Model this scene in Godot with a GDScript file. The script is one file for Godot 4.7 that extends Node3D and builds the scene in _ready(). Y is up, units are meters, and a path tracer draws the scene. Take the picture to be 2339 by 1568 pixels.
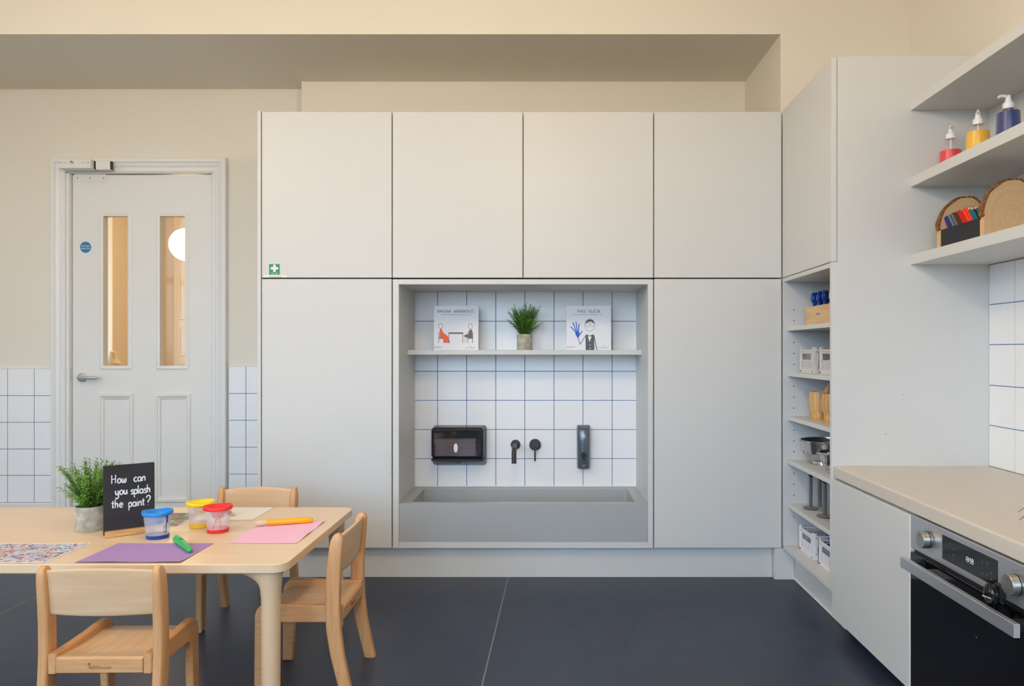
extends Node3D
# A nursery kitchen corner: grey fitted units in an alcove, a low child's sink, worktop and oven, a low table with chairs.
# Units are metres. The camera stands at the origin, 1.047 m above the floor, and looks along -z.

const TURN := 0.0211                      # the side wall and its units stand a little off square (radians)
const CORNER := Vector3(1.098, 0, -3.333) # where the fronts of the two rows of units meet

var M := {}
var taken := {}
var cache := {}

func _ready() -> void:
	view_and_light()
	materials()
	room()
	corridor()
	door()
	wall_units()
	niche()
	side_units()
	oven()
	side_shelves()
	furniture()
	niche_things()
	table_things()
	unit_things()
	shelf_things()

# ------------------------------------------------------------------ camera, sky, lamps
func view_and_light() -> void:
	var near := 0.05
	var camera := Camera3D.new()
	camera.name = "camera"
	add_child(camera)
	camera.position = Vector3(0, 1.047, 0)
	camera.keep_aspect = Camera3D.KEEP_HEIGHT
	camera.set_frustum(near * 1568.0 / 1660.0, Vector2(-70.5, 20.0) * near / 1660.0, near, 60.0)
	camera.current = true
	var e := Environment.new()
	e.background_mode = Environment.BG_SKY
	var sky := Sky.new()
	var air := ProceduralSkyMaterial.new()
	air.sky_top_color = Color(0.68, 0.835, 1.0)
	air.sky_horizon_color = Color(0.77, 0.89, 1.0)
	air.ground_horizon_color = Color(0.5, 0.55, 0.58)
	air.ground_bottom_color = Color(0.42, 0.45, 0.46)
	air.sun_angle_max = 0.0
	sky.sky_material = air
	e.sky = sky
	e.background_energy_multiplier = 11.0
	e.tonemap_mode = Environment.TONE_MAPPER_LINEAR
	e.tonemap_exposure = 1.0
	e.sdfgi_enabled = true
	e.ssao_enabled = true
	e.ssil_enabled = true
	var around := WorldEnvironment.new()
	around.name = "surroundings"
	around.environment = e
	add_child(around)

const LAMP_ENERGY := 0.70
const LAMP_COLOR := Color(1.0, 0.905, 0.78)

# ------------------------------------------------------------------ naming
func numbered(called: String) -> String:
	var n: int = taken.get(called, 0)
	taken[called] = n + 1
	return called if n == 0 else "%s_%03d" % [called, n]

func tag(o: Node, label := "", category := "", group := "", kind := "") -> void:
	if label: o.set_meta("label", label)
	if category: o.set_meta("category", category)
	if group: o.set_meta("group", group)
	if kind: o.set_meta("kind", kind)

func thing(called: String, label: String, category: String, at := Vector3.ZERO, turn := 0.0, group := "") -> Node3D:
	var o := Node3D.new()
	o.name = numbered(called)
	add_child(o)
	o.position = at
	o.rotation.y = turn
	tag(o, label, category, group)
	return o

func struct(called: String, label := "", category := "") -> Node3D:
	var o := Node3D.new()
	o.name = called
	add_child(o)
	tag(o, label, category, "", "structure")
	return o

func part(parent: Node, called: String, mesh: Mesh, m: Material, at := Vector3.ZERO, rot := Vector3.ZERO) -> MeshInstance3D:
	var o := MeshInstance3D.new()
	o.name = called
	o.mesh = mesh
	o.material_override = m
	parent.add_child(o, true)
	o.position = at
	o.rotation = rot
	return o

func single(called: String, label: String, category: String, mesh: Mesh, m: Material, at := Vector3.ZERO, rot := Vector3.ZERO, group := "") -> MeshInstance3D:
	var o := part(self, numbered(called), mesh, m, at, rot)
	tag(o, label, category, group)
	return o

# a point on the side row: u metres behind its front, v metres from the corner towards the camera
func side(u: float, y: float, v: float) -> Vector3:
	return CORNER + Vector3(u * cos(TURN) - v * sin(TURN), y, u * sin(TURN) + v * cos(TURN))

# ------------------------------------------------------------------ mesh building
func mb() -> SurfaceTool:
	var s := SurfaceTool.new()
	s.begin(Mesh.PRIMITIVE_TRIANGLES)
	return s

func done(s: SurfaceTool) -> ArrayMesh:
	s.generate_normals()
	return s.commit()

func tri(s: SurfaceTool, a: Vector3, b: Vector3, c: Vector3, n: Vector3) -> void:
	if (a - c).cross(a - b).dot(n) < 0.0:
		var k := b
		b = c
		c = k
	s.add_vertex(a)
	s.add_vertex(b)
	s.add_vertex(c)

func quad(s: SurfaceTool, a: Vector3, b: Vector3, c: Vector3, d: Vector3, n: Vector3) -> void:
	tri(s, a, b, c, n)
	tri(s, a, c, d, n)

func box(s: SurfaceTool, c: Vector3, sz: Vector3, b := 0.0, rot := Basis.IDENTITY) -> void:
	var h := sz * 0.5
	b = minf(b, minf(h.x, minf(h.y, h.z)) * 0.9)
	s.set_smooth_group(-1)
	var ax := [Vector3.RIGHT, Vector3.UP, Vector3.BACK]
	for i in 3:
		var j := (i + 1) % 3
		var k := (i + 2) % 3
		for sg in [-1.0, 1.0]:
			var n: Vector3 = ax[i] * sg
			var o: Vector3 = n * h[i]
			var u: Vector3 = ax[j] * (h[j] - b)
			var v: Vector3 = ax[k] * (h[k] - b)
			quad(s, c + rot * (o - u - v), c + rot * (o + u - v), c + rot * (o + u + v), c + rot * (o - u + v), rot * n)
		if b > 0.0:
			for sj in [-1.0, 1.0]:
				for sk in [-1.0, 1.0]:
					var p: Vector3 = ax[j] * sj * h[j] + ax[k] * sk * (h[k] - b)
					var q: Vector3 = ax[j] * sj * (h[j] - b) + ax[k] * sk * h[k]
					var e: Vector3 = ax[i] * (h[i] - b)
					quad(s, c + rot * (p - e), c + rot * (p + e), c + rot * (q + e), c + rot * (q - e), rot * (ax[j] * sj + ax[k] * sk))
	if b > 0.0:
		for x in [-1.0, 1.0]:
			for y in [-1.0, 1.0]:
				for z in [-1.0, 1.0]:
					var g := Vector3(x, y, z)
					tri(s, c + rot * (g * Vector3(h.x, h.y - b, h.z - b)), c + rot * (g * Vector3(h.x - b, h.y, h.z - b)), c + rot * (g * Vector3(h.x - b, h.y - b, h.z)), rot * g)

func box_mesh(sz: Vector3, b := 0.0) -> ArrayMesh:
	var key := "box %.4f %.4f %.4f %.4f" % [sz.x, sz.y, sz.z, b]
	if not cache.has(key):
		var s := mb()
		box(s, Vector3.ZERO, sz, b)
		cache[key] = done(s)
	return cache[key]

# a box given by its two opposite corners
func slab(parent: Node, called: String, lo: Vector3, hi: Vector3, m: Material, b := 0.001) -> MeshInstance3D:
	return part(parent, called, box_mesh(hi - lo, b), m, (lo + hi) * 0.5)

func ring(c: Vector3, x: Vector3, z: Vector3, n: int, power := 2.0) -> PackedVector3Array:
	var out := PackedVector3Array()
	for i in n:
		var a := TAU * i / n
		var ca := cos(a)
		var sa := sin(a)
		out.append(c + x * signf(ca) * pow(absf(ca), 2.0 / power) + z * signf(sa) * pow(absf(sa), 2.0 / power))
	return out

func middle(r: PackedVector3Array) -> Vector3:
	var c := Vector3.ZERO
	for p in r:
		c += p
	return c / r.size()

func loft(s: SurfaceTool, rings: Array, cap_start := true, cap_end := true) -> void:
	s.set_smooth_group(1)
	var n: int = rings[0].size()
	for k in rings.size() - 1:
		var a: PackedVector3Array = rings[k]
		var b: PackedVector3Array = rings[k + 1]
		var c := (middle(a) + middle(b)) * 0.5
		for i in n:
			var j := (i + 1) % n
			quad(s, a[i], a[j], b[j], b[i], (a[i] + a[j] + b[i] + b[j]) * 0.25 - c)
	s.set_smooth_group(-1)
	for end in 2:
		if [cap_start, cap_end][end]:
			var r: PackedVector3Array = rings[0] if end == 0 else rings[-1]
			var c := middle(r)
			var n_: Vector3 = c - middle(rings[1] if end == 0 else rings[-2])
			for i in n:
				tri(s, c, r[i], r[(i + 1) % n], n_)

func tube(s: SurfaceTool, pts: Array, radii: Array, seg := 12, caps := true, flat := 1.0, up := Vector3.ZERO) -> void:
	var rings := []
	var side_: Vector3 = up
	for i in pts.size():
		var d: Vector3 = (pts[mini(i + 1, pts.size() - 1)] - pts[maxi(i - 1, 0)]).normalized()
		if side_ == Vector3.ZERO:
			side_ = d.cross(Vector3.UP if absf(d.y) < 0.9 else Vector3.RIGHT)
		side_ = (side_ - d * side_.dot(d)).normalized()
		var r: float = radii[mini(i, radii.size() - 1)]
		rings.append(ring(pts[i], side_ * r * flat, d.cross(side_) * r, seg))
	loft(s, rings, caps, caps)

# profile of (radius, height) that runs up the outside; a sharp bend keeps its edge
func lathe(s: SurfaceTool, prof: Array, seg := 32, at := Vector3.ZERO, rot := Basis.IDENTITY, oval := 1.0, tints := []) -> void:
	var group := 1
	for k in prof.size() - 1:
		var a: Vector2 = prof[k]
		var b: Vector2 = prof[k + 1]
		if a.distance_to(b) < 1e-6:
			continue
		if k > 0:
			var before: Vector2 = a - prof[k - 1]
			if before.length() < 1e-6 or absf(before.angle_to(b - a)) > 0.6:
				group += 1
		s.set_smooth_group(group)
		for i in seg:
			if tints: s.set_color(tints[i % tints.size()])
			var t0 := TAU * i / seg
			var t1 := TAU * (i + 1) / seg
			var d0 := Vector3(cos(t0) * oval, 0, sin(t0))
			var d1 := Vector3(cos(t1) * oval, 0, sin(t1))
			var n := (d0 + d1).normalized() * (b.y - a.y) + Vector3.UP * (a.x - b.x)
			var p0 := at + rot * (d0 * a.x + Vector3.UP * a.y)
			var p1 := at + rot * (d1 * a.x + Vector3.UP * a.y)
			var q0 := at + rot * (d0 * b.x + Vector3.UP * b.y)
			var q1 := at + rot * (d1 * b.x + Vector3.UP * b.y)
			if b.x > 1e-6: tri(s, p0, q0, q1, rot * n)
			if a.x > 1e-6: tri(s, p0, q1, p1, rot * n)

func lathe_mesh(prof: Array, seg := 32, oval := 1.0) -> ArrayMesh:
	var s := mb()
	lathe(s, prof, seg, Vector3.ZERO, Basis.IDENTITY, oval)
	return done(s)

# an outline in xy, t thick along z about z = 0, with chamfered rims; caps carry uv over the outline's box
func prism(s: SurfaceTool, poly: PackedVector2Array, t: float, c := 0.0, xf := Transform3D.IDENTITY) -> void:
	var n := poly.size()
	if Geometry2D.is_polygon_clockwise(poly):
		poly.reverse()
	var inner := PackedVector2Array()
	var lo := poly[0]
	var hi := poly[0]
	for i in n:
		lo = lo.min(poly[i])
		hi = hi.max(poly[i])
		var e0 := (poly[i] - poly[(i + n - 1) % n]).normalized()
		var e1 := (poly[(i + 1) % n] - poly[i]).normalized()
		var n0 := Vector2(-e0.y, e0.x)
		var n1 := Vector2(-e1.y, e1.x)
		var m := (n0 + n1).normalized()
		inner.append(poly[i] + m * c / maxf(m.dot(n1), 0.4))
	var index := Geometry2D.triangulate_polygon(inner)
	s.set_smooth_group(-1)
	for side_ in [-1.0, 1.0]:
		for k in range(0, index.size(), 3):
			var w := []
			for m in 3:
				w.append(inner[index[k + m]])
			var p := []
			for q in w:
				p.append(xf * Vector3(q.x, q.y, side_ * t * 0.5))
			if (p[0] - p[2]).cross(p[0] - p[1]).dot(xf.basis * Vector3(0, 0, side_)) < 0.0:
				p.reverse()
				w.reverse()
			for m in 3:
				s.set_uv(Vector2((w[m].x - lo.x) / (hi.x - lo.x), 1.0 - (w[m].y - lo.y) / (hi.y - lo.y)))
				s.add_vertex(p[m])
	s.set_uv(Vector2.ZERO)
	var bands := [[inner, -t * 0.5, poly, -t * 0.5 + c], [poly, -t * 0.5 + c, poly, t * 0.5 - c], [poly, t * 0.5 - c, inner, t * 0.5]]
	for b in bands.size():
		if c <= 0.0 and b != 1:
			continue
		var group := 1 + b * 1000
		for i in n:
			var j := (i + 1) % n
			if i > 0 and absf((poly[i] - poly[i - 1]).angle_to(poly[j] - poly[i])) > 0.5:
				group += 1
			s.set_smooth_group(group)
			var e := poly[j] - poly[i]
			var tilt: float = [-0.7, 0.0, 0.7][b]
			var w: Array = bands[b]
			quad(s, xf * Vector3(w[0][i].x, w[0][i].y, w[1]), xf * Vector3(w[0][j].x, w[0][j].y, w[1]), xf * Vector3(w[2][j].x, w[2][j].y, w[3]), xf * Vector3(w[2][i].x, w[2][i].y, w[3]), xf.basis * Vector3(e.y, -e.x, tilt * e.length()))

func prism_mesh(poly: PackedVector2Array, t: float, c := 0.0) -> ArrayMesh:
	var s := mb()
	prism(s, poly, t, c)
	return done(s)

func round_rect(w: float, h: float, r: float, n := 6) -> PackedVector2Array:
	var out := PackedVector2Array()
	for q in 4:
		var c := Vector2((w * 0.5 - r) * [1, -1, -1, 1][q], (h * 0.5 - r) * [1, 1, -1, -1][q])
		for i in n + 1:
			out.append(c + Vector2.from_angle(PI * 0.5 * (q + float(i) / n)) * r)
	return out

# a mitred moulding round a rectangle in xy: profile points are (outward, towards +z)
func moulding(s: SurfaceTool, lo: Vector2, hi: Vector2, prof: Array, foot := false) -> void:
	s.set_smooth_group(-1)
	for k in prof.size() - 1:
		var a: Vector2 = prof[k]
		var b: Vector2 = prof[k + 1]
		var ra := [Vector2(lo.x - a.x, lo.y if foot else lo.y - a.x), Vector2(lo.x - a.x, hi.y + a.x), Vector2(hi.x + a.x, hi.y + a.x), Vector2(hi.x + a.x, lo.y if foot else lo.y - a.x)]
		var rb := [Vector2(lo.x - b.x, lo.y if foot else lo.y - b.x), Vector2(lo.x - b.x, hi.y + b.x), Vector2(hi.x + b.x, hi.y + b.x), Vector2(hi.x + b.x, lo.y if foot else lo.y - b.x)]
		var out := [Vector3.LEFT, Vector3.UP, Vector3.RIGHT, Vector3.DOWN]
		for i in (3 if foot else 4):
			var j := (i + 1) % 4
			var n: Vector3 = Vector3.BACK * (b.x - a.x) + out[i] * (a.y - b.y)
			quad(s, Vector3(ra[i].x, ra[i].y, a.y), Vector3(ra[j].x, ra[j].y, a.y), Vector3(rb[j].x, rb[j].y, b.y), Vector3(rb[i].x, rb[i].y, b.y), n)

func moulding_mesh(lo: Vector2, hi: Vector2, prof: Array, foot := false) -> ArrayMesh:
	var s := mb()
	moulding(s, lo, hi, prof, foot)
	return done(s)

# lettering, centred, facing +z
func lettering(parent: Node, called: String, words: String, high: float, m: Material, at: Vector3, rot := Vector3.ZERO, face := "Droid Sans", stretch := 1.0) -> MeshInstance3D:
	var t := TextMesh.new()
	var f := SystemFont.new()
	f.font_names = PackedStringArray([face])
	t.font = f
	t.text = words
	t.font_size = 48
	t.pixel_size = high / 48.0
	t.depth = 0.0004
	t.curve_step = 2.0
	var o := part(parent, called, t, m, at, rot)
	o.scale.x = stretch
	return o

# ------------------------------------------------------------------ materials
func shade(r: float, g: float, b: float, a := 1.0) -> Color:
	return Color(r / 255.0, g / 255.0, b / 255.0, a)

func paint(called: String, c: Color, rough := 0.6, metal := 0.0, spec := 0.5) -> StandardMaterial3D:
	var m := StandardMaterial3D.new()
	m.resource_name = called
	m.albedo_color = c
	m.roughness = rough
	m.metallic = metal
	m.metallic_specular = spec
	if c.a < 1.0:
		m.transparency = BaseMaterial3D.TRANSPARENCY_ALPHA
	M[called] = m
	return m

func noise_image(size: int, seed_: int, freq: float, octaves: int, a: Color, b: Color, sharp := 1.0) -> ImageTexture:
	var f := FastNoiseLite.new()
	f.seed = seed_
	f.frequency = freq
	f.fractal_octaves = octaves
	var grey := f.get_seamless_image(size, size)
	var im := Image.create(size, size, false, Image.FORMAT_RGB8)
	for y in size:
		for x in size:
			var v := grey.get_pixel(x, y).r
			v = clampf((v - 0.5) * sharp + 0.5, 0, 1)
			im.set_pixel(x, y, a.lerp(b, v))
	return ImageTexture.create_from_image(im)

func textured(called: String, t: Texture2D, scale_: Vector3, rough := 0.5, spec := 0.5) -> StandardMaterial3D:
	var m := paint(called, Color.WHITE, rough, 0.0, spec)
	m.albedo_texture = t
	m.uv1_triplanar = true
	m.uv1_triplanar_sharpness = 6.0
	m.uv1_scale = scale_
	return m

func speckled(called: String, base: Color, spots: Array, count: int, scale_: float, rough: float, seed_: int) -> StandardMaterial3D:
	var rng := RandomNumberGenerator.new()
	rng.seed = seed_
	var im := Image.create(512, 512, false, Image.FORMAT_RGB8)
	im.fill(base)
	for i in 60000:
		im.set_pixel(rng.randi() % 512, rng.randi() % 512, base.lightened(0.05) if rng.randf() < 0.5 else base.darkened(0.04))
	for i in count:
		var c: Color = spots[rng.randi() % spots.size()]
		var x := rng.randi() % 511
		var y := rng.randi() % 511
		im.fill_rect(Rect2i(x, y, 1 + rng.randi() % 2, 1 + rng.randi() % 2), base.lerp(c, rng.randf_range(0.3, 0.9)))
	return textured(called, ImageTexture.create_from_image(im), Vector3.ONE * scale_, rough)

func materials() -> void:
	# fitted units, walls, floor
	paint("wall_paint", shade(233, 227, 213), 0.85)
	paint("ceiling_paint", shade(236, 232, 222), 0.9)
	paint("unit", shade(214, 214, 211), 0.45)
	paint("unit_inside", shade(206, 208, 208), 0.5)
	paint("carcass", shade(184, 181, 172), 0.8)
	paint("white_gloss", shade(232, 232, 230), 0.4)
	paint("door_paint", shade(231, 230, 225), 0.42)
	paint("tile", shade(243, 244, 245), 0.28)
	paint("grout", shade(98, 130, 178), 0.8)
	paint("weld", shade(128, 132, 138), 0.6)
	textured("vinyl", noise_image(512, 5, 0.012, 4, shade(46, 54, 73), shade(53, 61, 80)), Vector3.ONE * 1.3, 0.42)
	M.vinyl.uv1_world_triplanar = true
	speckled("solid_surface", shade(173, 176, 177), [shade(200, 200, 200), shade(120, 120, 120)], 900, 2.2, 0.35, 3)
	speckled("worktop", shade(214, 204, 189), [shade(225, 218, 208), shade(176, 164, 148)], 3500, 2.0, 0.4, 4)
	# wood: the grain runs along the axis that is scaled least
	var beech := noise_image(512, 11, 0.03, 4, shade(208, 154, 102), shade(224, 172, 120), 1.2)
	textured("beech_y", beech, Vector3(5, 0.35, 5), 0.42)
	textured("beech_x", beech, Vector3(0.35, 5, 5), 0.42)
	textured("beech_z", beech, Vector3(5, 5, 0.35), 0.42)
	var ply := noise_image(512, 12, 0.016, 5, shade(222, 182, 138), shade(233, 197, 156), 1.2)
	textured("ply_x", ply, Vector3(0.4, 4, 4), 0.42)
	textured("ply_z", ply, Vector3(4, 4, 0.4), 0.42)
	var maple := noise_image(512, 13, 0.016, 4, shade(232, 202, 164), shade(239, 212, 178), 1.1)
	textured("table_laminate", maple, Vector3(0.4, 4, 4), 0.3)
	paint("table_plastic", shade(230, 198, 160), 0.5)
	textured("pale_wood", noise_image(256, 14, 0.02, 4, shade(214, 172, 120), shade(230, 194, 146), 1.3), Vector3(5, 5, 0.6), 0.5)
	textured("stand_wood", noise_image(256, 15, 0.03, 4, shade(190, 138, 84), shade(222, 176, 118), 1.8), Vector3(1, 12, 12), 0.55)
	var strips := paint("bamboo_strips", Color.WHITE, 0.4)
	strips.vertex_color_use_as_albedo = true
	textured("bamboo", noise_image(256, 16, 0.05, 3, shade(186, 128, 64), shade(230, 184, 112), 1.8), Vector3(12, 0.06, 12), 0.4)
	textured("bark", noise_image(256, 17, 0.04, 5, shade(88, 54, 30), shade(168, 116, 66), 2.0), Vector3(9, 9, 9), 0.9)
	textured("concrete", noise_image(256, 18, 0.02, 5, shade(160, 155, 138), shade(206, 201, 186), 1.4), Vector3.ONE * 5, 0.9)
	textured("slate", noise_image(256, 19, 0.01, 5, shade(36, 37, 42), shade(46, 47, 52)), Vector3(2, 6, 2), 0.75)
	paint("log_face", Color.WHITE, 0.8)
	M.log_face.albedo_texture = log_rings()
	paint("end_grain", shade(224, 180, 128), 0.7)
	paint("brand_print", shade(120, 74, 48), 0.7)
	# plastics, metals, glass
	paint("chalk", shade(222, 230, 240), 0.9)
	paint("ink", shade(60, 62, 70), 0.8)
	paint("ink_pale", shade(128, 132, 142), 0.8)
	paint("black", shade(24, 25, 28), 0.45)
	paint("matt_black", shade(54, 55, 59), 0.45)
	paint("gloss_black", shade(10, 12, 16), 0.06)
	paint("oven_glass", shade(8, 10, 15), 0.05)
	paint("dark_hole", shade(16, 16, 18), 0.9)
	paint("steel", shade(206, 208, 212), 0.34, 0.85)
	paint("polished_steel", shade(205, 205, 206), 0.14, 1.0)
	paint("satin_nickel", shade(186, 184, 178), 0.3, 1.0)
	paint("grey_metal", shade(188, 190, 190), 0.4, 0.3)
	paint("grey_nylon", shade(96, 98, 102), 0.5)
	paint("white_plastic", shade(238, 238, 238), 0.4)
	paint("crate_grey", shade(214, 210, 206), 0.5)
	paint("crate_white", shade(232, 231, 234), 0.5)
	paint("green_sign", shade(40, 146, 84), 0.5)
	paint("blue_sign", shade(40, 124, 176), 0.5)
	paint("scissor_blue", shade(18, 74, 176), 0.35)
	paint("scissor_yellow", shade(246, 208, 20), 0.35)
	paint("smoked", shade(36, 33, 45, 0.34), 0.05)
	paint("smoked_rim", shade(40, 38, 46), 0.12)
	paint("bottle_blue", shade(18, 42, 116), 0.3)
	paint("towel", shade(236, 214, 214), 0.9)
	paint("charcoal_plastic", shade(112, 124, 138), 0.28, 0.6)
	paint("clear", shade(235, 240, 242, 0.03), 0.04)
	paint("frosted", shade(238, 238, 243, 0.36), 0.45)
	paint("door_pane", shade(240, 245, 244, 0.02), 0.02, 0.0, 0.2)
	paint("window_pane", shade(245, 250, 252, 0.02), 0.02)
	paint("lid_red", shade(238, 48, 50), 0.35)
	paint("lid_yellow", shade(252, 212, 22), 0.35)
	paint("lid_blue", shade(14, 138, 228), 0.35)
	paint("paint_red", shade(232, 40, 48), 0.3)
	paint("paint_yellow", shade(246, 188, 24), 0.3)
	paint("paint_blue", shade(24, 60, 150), 0.3)
	paint("brush_yellow", shade(252, 178, 24), 0.3)
	paint("brush_green", shade(40, 184, 92), 0.3)
	paint("brush_blue", shade(30, 40, 90), 0.3)
	paint("print_dark", shade(24, 90, 58), 0.6)
	textured("bristle", noise_image(128, 21, 0.05, 2, shade(212, 190, 152), shade(232, 214, 182), 1.0), Vector3(25, 25, 25), 0.9)
	paint("paper_purple", shade(174, 140, 200), 0.9)
	paint("paper_pink", shade(248, 196, 222), 0.9)
	paint("paper_white", shade(238, 236, 232), 0.9)
	paint("book_white", shade(236, 238, 244), 0.5)
	paint("felt_blue", shade(44, 40, 130), 0.6)
	paint("felt_grey", shade(104, 116, 118), 0.6)
	paint("felt_brown", shade(84, 40, 28), 0.6)
	paint("felt_red", shade(206, 12, 14), 0.6)
	paint("felt_orange", shade(255, 56, 14), 0.6)
	paint("felt_teal", shade(24, 96, 112), 0.6)
	paint("cut_wood", shade(226, 184, 160), 0.8)
	paint("lead", shade(30, 34, 44), 0.6)
	paint("red_leaf", shade(112, 26, 36), 0.5)
	paint("toy_red", shade(214, 24, 34), 0.4)
	paint("toy_blue", shade(20, 90, 200), 0.4)
	paint("toy_cyan", shade(36, 150, 200), 0.4)
	paint("stem", shade(74, 96, 44), 0.7)
	var leaf := paint("leaf", Color.WHITE, 0.5)
	leaf.vertex_color_use_as_albedo = true
	leaf.backlight_enabled = true
	leaf.backlight = Color(0.25, 0.35, 0.12)
	paint("soil", shade(70, 52, 38), 0.95)
	var glow := paint("lamp_glass", shade(255, 246, 228), 0.4)
	glow.emission_enabled = true
	glow.emission = shade(255, 226, 178)
	glow.emission_energy_multiplier = 3.0
	var digits := paint("display_glow", shade(230, 240, 255), 0.5)
	digits.emission_enabled = true
	digits.emission = shade(225, 238, 255)
	digits.emission_energy_multiplier = 0.55
	paint("corridor_paint", shade(226, 206, 170), 0.8)
	paint("corridor_cream", shade(238, 220, 188), 0.6)

func log_rings() -> ImageTexture:
	var f := FastNoiseLite.new()
	f.seed = 9
	f.frequency = 0.012
	var im := Image.create(512, 512, false, Image.FORMAT_RGB8)
	for y in 512:
		for x in 512:
			var d := Vector2((x - 256.0), (y - 330.0) * 0.8).length() + f.get_noise_2d(x, y) * 22.0
			var v := 0.5 + 0.5 * sin(d * 0.16 + sin(d * 0.05) * 2.0)
			var c := shade(205, 168, 122).lerp(shade(215, 180, 136), v * 0.5 + 0.5 * f.get_noise_2d(x * 3.0, y * 3.0))
			im.set_pixel(x, y, c)
	return ImageTexture.create_from_image(im)

# ------------------------------------------------------------------ the room
func v3(x: float, y: float, z: float) -> Vector3:
	return Vector3(x, y, z)

const HIGH := 3.15      # ceiling
const REAR := 2.6       # the wall with the windows, behind the camera
const LEFT := -4.1

func room() -> void:
	# floor: sheets of vinyl between welded seams that run with the side wall
	var floor_ := struct("floor")
	var near := REAR + 0.15
	var lines := [-4.3, -2.155, -0.161, 1.84, 2.6]
	for i in 4:
		var s := mb()
		var shift := func(x: float, z: float) -> float: return x + (-3.368 - z) * 0.0275
		var a: float = lines[i] + (0.0022 if i > 0 else 0.0)
		var b: float = lines[i + 1] - 0.0022
		var c := [v3(shift.call(a, -4.1), 0, -4.1), v3(shift.call(b, -4.1), 0, -4.1), v3(shift.call(b, near), 0, near), v3(shift.call(a, near), 0, near)]
		s.set_smooth_group(-1)
		quad(s, c[0], c[1], c[2], c[3], Vector3.UP)
		for k in 4:
			var d: Vector3 = c[(k + 1) % 4]
			quad(s, c[k], d, d + Vector3.DOWN * 0.1, c[k] + Vector3.DOWN * 0.1, (c[k] + d) * 0.5 - (c[0] + c[2]) * 0.5)
		quad(s, c[0] + Vector3.DOWN * 0.1, c[1] + Vector3.DOWN * 0.1, c[2] + Vector3.DOWN * 0.1, c[3] + Vector3.DOWN * 0.1, Vector3.DOWN)
		part(floor_, "vinyl_sheet", done(s), M.vinyl)
		if i > 0:
			var w := mb()
			w.set_smooth_group(-1)
			var e0 := v3(shift.call(lines[i], -4.1), 0.0002, -4.1)
			var e1 := v3(shift.call(lines[i], near), 0.0002, near)
			var o := v3(0.0024, 0, 0)
			quad(w, e0 - o, e0 + o, e1 + o, e1 - o, Vector3.UP)
			quad(w, e0 - o, e1 - o, e1 - o - v3(0, .01, 0), e0 - o - v3(0, .01, 0), Vector3.LEFT)
			quad(w, e0 + o, e1 + o, e1 + o - v3(0, .01, 0), e0 + o - v3(0, .01, 0), Vector3.RIGHT)
			part(floor_, "welded_seam", done(w), M.weld)
	var ceiling := struct("ceiling")
	slab(ceiling, "plaster", v3(LEFT - 0.2, HIGH, -4.5), v3(2.4, HIGH + 0.12, REAR + 0.2), M.ceiling_paint, 0)
	# back wall: a deep alcove under a bulkhead, a boxed-out part behind the units, and the door wall further back
	var back := struct("wall_back")
	slab(back, "bulkhead", v3(LEFT, 2.516, -4.3), v3(1.099, HIGH, -3.36), M.wall_paint, 0.0)
	slab(back, "pier", v3(1.099, 0, -4.3), v3(2.3, HIGH, -3.36), M.wall_paint, 0.0)
	slab(back, "boxing", v3(-1.311, 0, -4.2), v3(1.099, 2.516, -3.944), M.wall_paint, 0.002)
	var door_wall := struct("wall_door")
	slab(door_wall, "plaster", v3(LEFT, 0, -4.183), v3(-2.675, 2.516, -4.063), M.wall_paint, 0.0)
	slab(door_wall, "plaster", v3(-1.815, 0, -4.183), v3(-1.311, 2.516, -4.063), M.wall_paint, 0.0)
	slab(door_wall, "plaster", v3(-2.675, 2.068, -4.183), v3(-1.815, 2.516, -4.063), M.wall_paint, 0.0)
	tiling(door_wall, [-4.036, -3.886, -3.736, -3.586, -3.436, -3.286, -3.136, -2.987, -2.838, -2.700], [0.207, 0.357, 0.504, 0.653, 0.802, 0.9515], -4.0625, 1)
	tiling(door_wall, [-1.752, -1.657, -1.508, -1.325], [0.217, 0.364, 0.514, 0.664, 0.8135, 0.9635], -4.0625, 2)
	slab(door_wall, "skirting", v3(LEFT, 0, -4.0625), v3(-2.735, 0.205, -4.04), M.white_gloss, 0.004)
	slab(door_wall, "skirting", v3(-1.752, 0, -4.0625), v3(-1.325, 0.215, -4.04), M.white_gloss, 0.004)
	slab(door_wall, "tile_trim", v3(LEFT, 0.9515, -4.0625), v3(-2.735, 0.957, -4.052), M.white_gloss, 0.001)
	slab(door_wall, "tile_trim", v3(-1.752, 0.9635, -4.0625), v3(-1.325, 0.969, -4.052), M.white_gloss, 0.001)
	# left wall; its unseen window is added and sized to tune the side light
	var left := struct("wall_left")
	var lw := [-0.5, 0.7]
	slab(left, "plaster", v3(LEFT - 0.2, 0, -4.2), v3(LEFT, HIGH, lw[0]), M.wall_paint, 0)
	slab(left, "plaster", v3(LEFT - 0.2, 0, lw[1]), v3(LEFT, HIGH, REAR), M.wall_paint, 0)
	slab(left, "plaster", v3(LEFT - 0.2, 0, lw[0]), v3(LEFT, 0.85, lw[1]), M.wall_paint, 0)
	slab(left, "plaster", v3(LEFT - 0.2, 2.85, lw[0]), v3(LEFT, HIGH, lw[1]), M.wall_paint, 0)
	var side_win := struct("window_3")
	var sf := mb()
	for z in [lw[0] + 0.03, (lw[0] + lw[1]) * 0.5, lw[1] - 0.03]: box(sf, v3(LEFT - 0.1, 1.85, z), v3(0.05, 2.0, 0.06), 0.004)
	for y in [0.88, 1.85, 2.82]: box(sf, v3(LEFT - 0.1, y, (lw[0] + lw[1]) * 0.5), v3(0.06, 0.06, lw[1] - lw[0]), 0.004)
	part(side_win, "window_frame", done(sf), M.white_gloss)
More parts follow.
